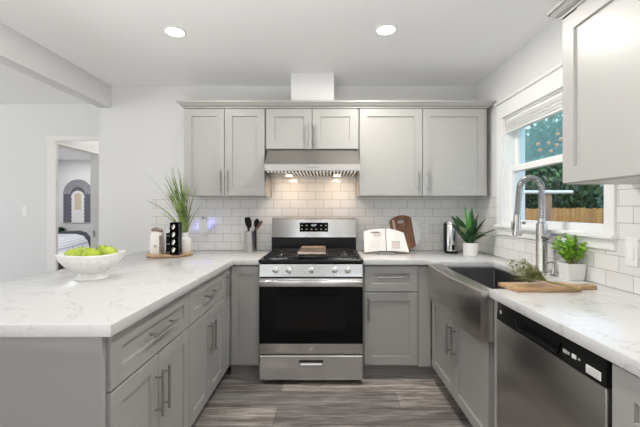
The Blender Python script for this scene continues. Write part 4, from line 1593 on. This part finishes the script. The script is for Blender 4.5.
# ------------------------------------------------------------------ little bush
px, py = 1.328, 1.90
t = thing('potted_bush', 'small bright green bush in a square white pot beneath the window', 'plant', (px, py, ZK))
w = MB()
R = []
for z, h in ((0.0005, 0.038), (0.003, 0.040), (0.088, 0.0475), (0.088, 0.042), (0.078, 0.041)):
    R.append([(px - h, py - h, ZK + z), (px + h, py - h, ZK + z), (px + h, py + h, ZK + z), (px - h, py + h, ZK + z)])
w.rings(R)
w.build('pot', 'ceramic', t)
rng = random.Random(8)
st_, lf = MB(), MB()
for k in range(34):
    a = rng.uniform(0, 2 * math.pi)
    le = rng.uniform(0.0, 0.75)
    L = rng.uniform(0.10, 0.175) * (1 - 0.2 * le)
    b0 = Vector((px + 0.02 * math.cos(a) * rng.random(), py + 0.02 * math.sin(a) * rng.random(), ZK + 0.077))
    tp = b0 + Vector((math.cos(a) * le * L * 1.0, math.sin(a) * le * L, L * (1 - 0.2 * le)))
    tp.x = min(tp.x, XR - 0.035)
    md = (b0 + tp) / 2 + Vector((0, 0, 0.01))
    st_.tube([b0, md, tp], 0.0012, 5)
    for q in range(13):
        s = 0.3 + 0.7 * q / 12
        p = b0.lerp(tp, s)
        dd_ = Vector((rng.uniform(-1, 1), rng.uniform(-1, 1), rng.uniform(-0.1, 1.0))).normalized()
        if p.x > XR - 0.045:
            dd_.x = -abs(dd_.x)
        lf.leafquad(p, dd_, Vector((rng.uniform(-1, 1), rng.uniform(-1, 1), 0.2)), rng.uniform(0.020, 0.032), rng.uniform(0.016, 0.023), 0.15)
st_.build('stem', 'herb_stem', t)
lf.build('foliage', 'leaf_bush', t, recalc=False)

# ------------------------------------------------------------------ cutting board and herbs
cb = MB().prism([(0.842, 1.722), (0.862, 1.592), (1.158, 1.592), (1.172, 1.628), (1.205, 1.642), (1.270, 1.645), (1.278, 1.665), (1.268, 1.690), (1.205, 1.690), (1.172, 1.702), (1.165, 1.742)],
                ZK + 0.0005, ZK + 0.020, 0.003, seg=2).build('cutting_board', 'wood_board')
tag(cb, 'wooden cutting board with a short handle lying beside the sink', 'cutting board')
ZB = ZK + 0.0205
t = thing('herb_bunch', 'bunch of dry green herbs lying on the cutting board', 'herbs', (0.95, 1.68, ZB))
rng = random.Random(6)
w, lf = MB(), MB()
root = Vector((1.03, 1.635, ZB + 0.020))
for k in range(46):
    tp = Vector((0.945 + rng.gauss(0, 0.042), 1.672 + rng.gauss(0, 0.03), ZB + 0.008 + abs(rng.gauss(0.052, 0.028))))
    tp.x = min(max(tp.x, 0.86), 1.04)
    md = root.lerp(tp, 0.5) + Vector((0, 0, rng.uniform(0.0, 0.015)))
    w.tube([root, md, tp], 0.001, 4)
    for q in range(16):
        s = 0.45 + 0.55 * q / 15
        p = root.lerp(tp, s) + Vector((rng.gauss(0, 0.004), rng.gauss(0, 0.004), rng.uniform(0, 0.008)))
        lf.leafquad(p, Vector((rng.uniform(-1, 0.6), rng.uniform(-1, 1), rng.uniform(0.0, 1))), Vector((rng.uniform(-1, 1), 1, 0)), rng.uniform(0.009, 0.018), rng.uniform(0.004, 0.008))
w.tube([root, (1.085, 1.592, ZB + 0.012), (1.108, 1.565, ZB + 0.004), (1.118, 1.552, ZB + 0.001)], [0.0045, 0.0045, 0.0045, 0.004], 8)
w.build('stem', 'herb_stem', t)
lf.build('foliage', 'herb', t, recalc=False)

# ------------------------------------------------------------------ bedroom seen through the doorway
t = thing('wall_art', 'framed grey rainbow arch artwork on the bedroom wall', 'picture', (-5.745, 8.09, 0.99))
FA = F_B(8.099)
MB(FA).box(-6.09, -5.395, 0, 0.03, 0.99, 2.04, 0.003).build('canvas', 'canvas_white', t)


def arch(rad, zb, cx_, cz_, n, dth, name, m, scal=0.0):
    w = MB(FA)
    pts = []
    for k in range(25):
        a = math.pi * k / 24
        pts.append((cx_ + rad * math.cos(a), cz_ + rad * math.sin(a)))
    nn = 14
    for k in range(1, nn + 1):
        z = cz_ + (zb - cz_) * k / nn
        pts.append((cx_ - rad + scal * (k % 2), z))
    for k in range(nn, 0, -1):
        z = cz_ + (zb - cz_) * k / nn
        pts.append((cx_ + rad - scal * (k % 2), z))
    lo = [w._v((x, n, z)) for x, z in pts]
    hi = [w._v((x, n + dth, z)) for x, z in pts]
    w._f(lo)
    w._f(hi)
    for i in range(len(pts)):
        j = (i + 1) % len(pts)
        w._f([lo[i], lo[j], hi[j], hi[i]])
    return w.build(name, m, t)


acx = -5.742
arch(0.335, 1.0, acx, 1.66, 0.029, 0.003, 'outer_arch', 'canvas_grey')
for k in range(5):
    # pale rings between the grey bands
    rad = 0.31 - k * 0.032
    w = MB(FA)
    w.tube([(acx + rad * math.cos(math.pi * q / 24), 0.032, 1.66 + rad * math.sin(math.pi * q / 24)) for q in range(25)], 0.0045, 6)
    w.build('arch_line', 'canvas_white', t)
arch(0.155, 1.0, acx, 1.58, 0.031, 0.003, 'middle_arch', 'canvas_white', 0.022)
arch(0.085, 1.3, acx, 1.60, 0.033, 0.003, 'inner_arch', 'canvas_tan', 0.018)

t = thing('bed', 'bed with charcoal curved headboard and white striped blanket in the bedroom', 'bed', (-5.75, 7.2, 0))
w = MB()
w.prism([(-6.19, 0.1), (-6.19, 0.80), (-5.55, 0.83), (-5.40, 0.79), (-5.30, 0.66), (-5.22, 0.40), (-5.2, 0.1)], 7.80, 7.88, 0.02, axis=1, seg=3)
w.build('headboard', 'fabric_grey', t)
w = MB()
w.box(-6.19, -5.26, 6.1, 7.80, 0.12, 0.36, 0.02, 2)
w.build('base', 'fabric_grey', t)
w = MB()
R = []
for yy, h in ((7.79, 0.76), (7.6, 0.745), (7.2, 0.70), (6.6, 0.66), (6.1, 0.62), (6.05, 0.40)):
    R.append([(-6.185, yy, 0.3), (-6.185, yy, h - 0.06), (-6.1, yy, h), (-5.6, yy, h), (-5.42, yy, h - 0.04), (-5.32, yy, h - 0.16), (-5.25, yy, 0.3)])
w.rings(R, smooth=True)
w.build('blanket', 'fabric_white', t)
for a in (-6.12, -5.32):
    for b_ in (6.2, 7.75):
        MB().box(a - 0.03, a + 0.03, b_ - 0.03, b_ + 0.03, 0, 0.12).build('leg', 'black', t)
t = thing('houseplant', 'small dark green plant behind the bed in the bedroom', 'plant', (-6.1, 8.04, 0))
MB().lathe([(0.04, 0.0), (0.05, 0.0), (0.05, 0.68), (0.045, 0.70)], (-6.1, 8.04, 0), 16).build('stand', 'black', t)
w = MB()
w.foliage((-6.1, 8.04, 0.80), (0.08, 0.035, 0.09), 160, 0.05, 0.035, random.Random(2), 0.2)
w.build('foliage', 'leaf_snake', t, recalc=False)
bpy.context.view_layer.update()
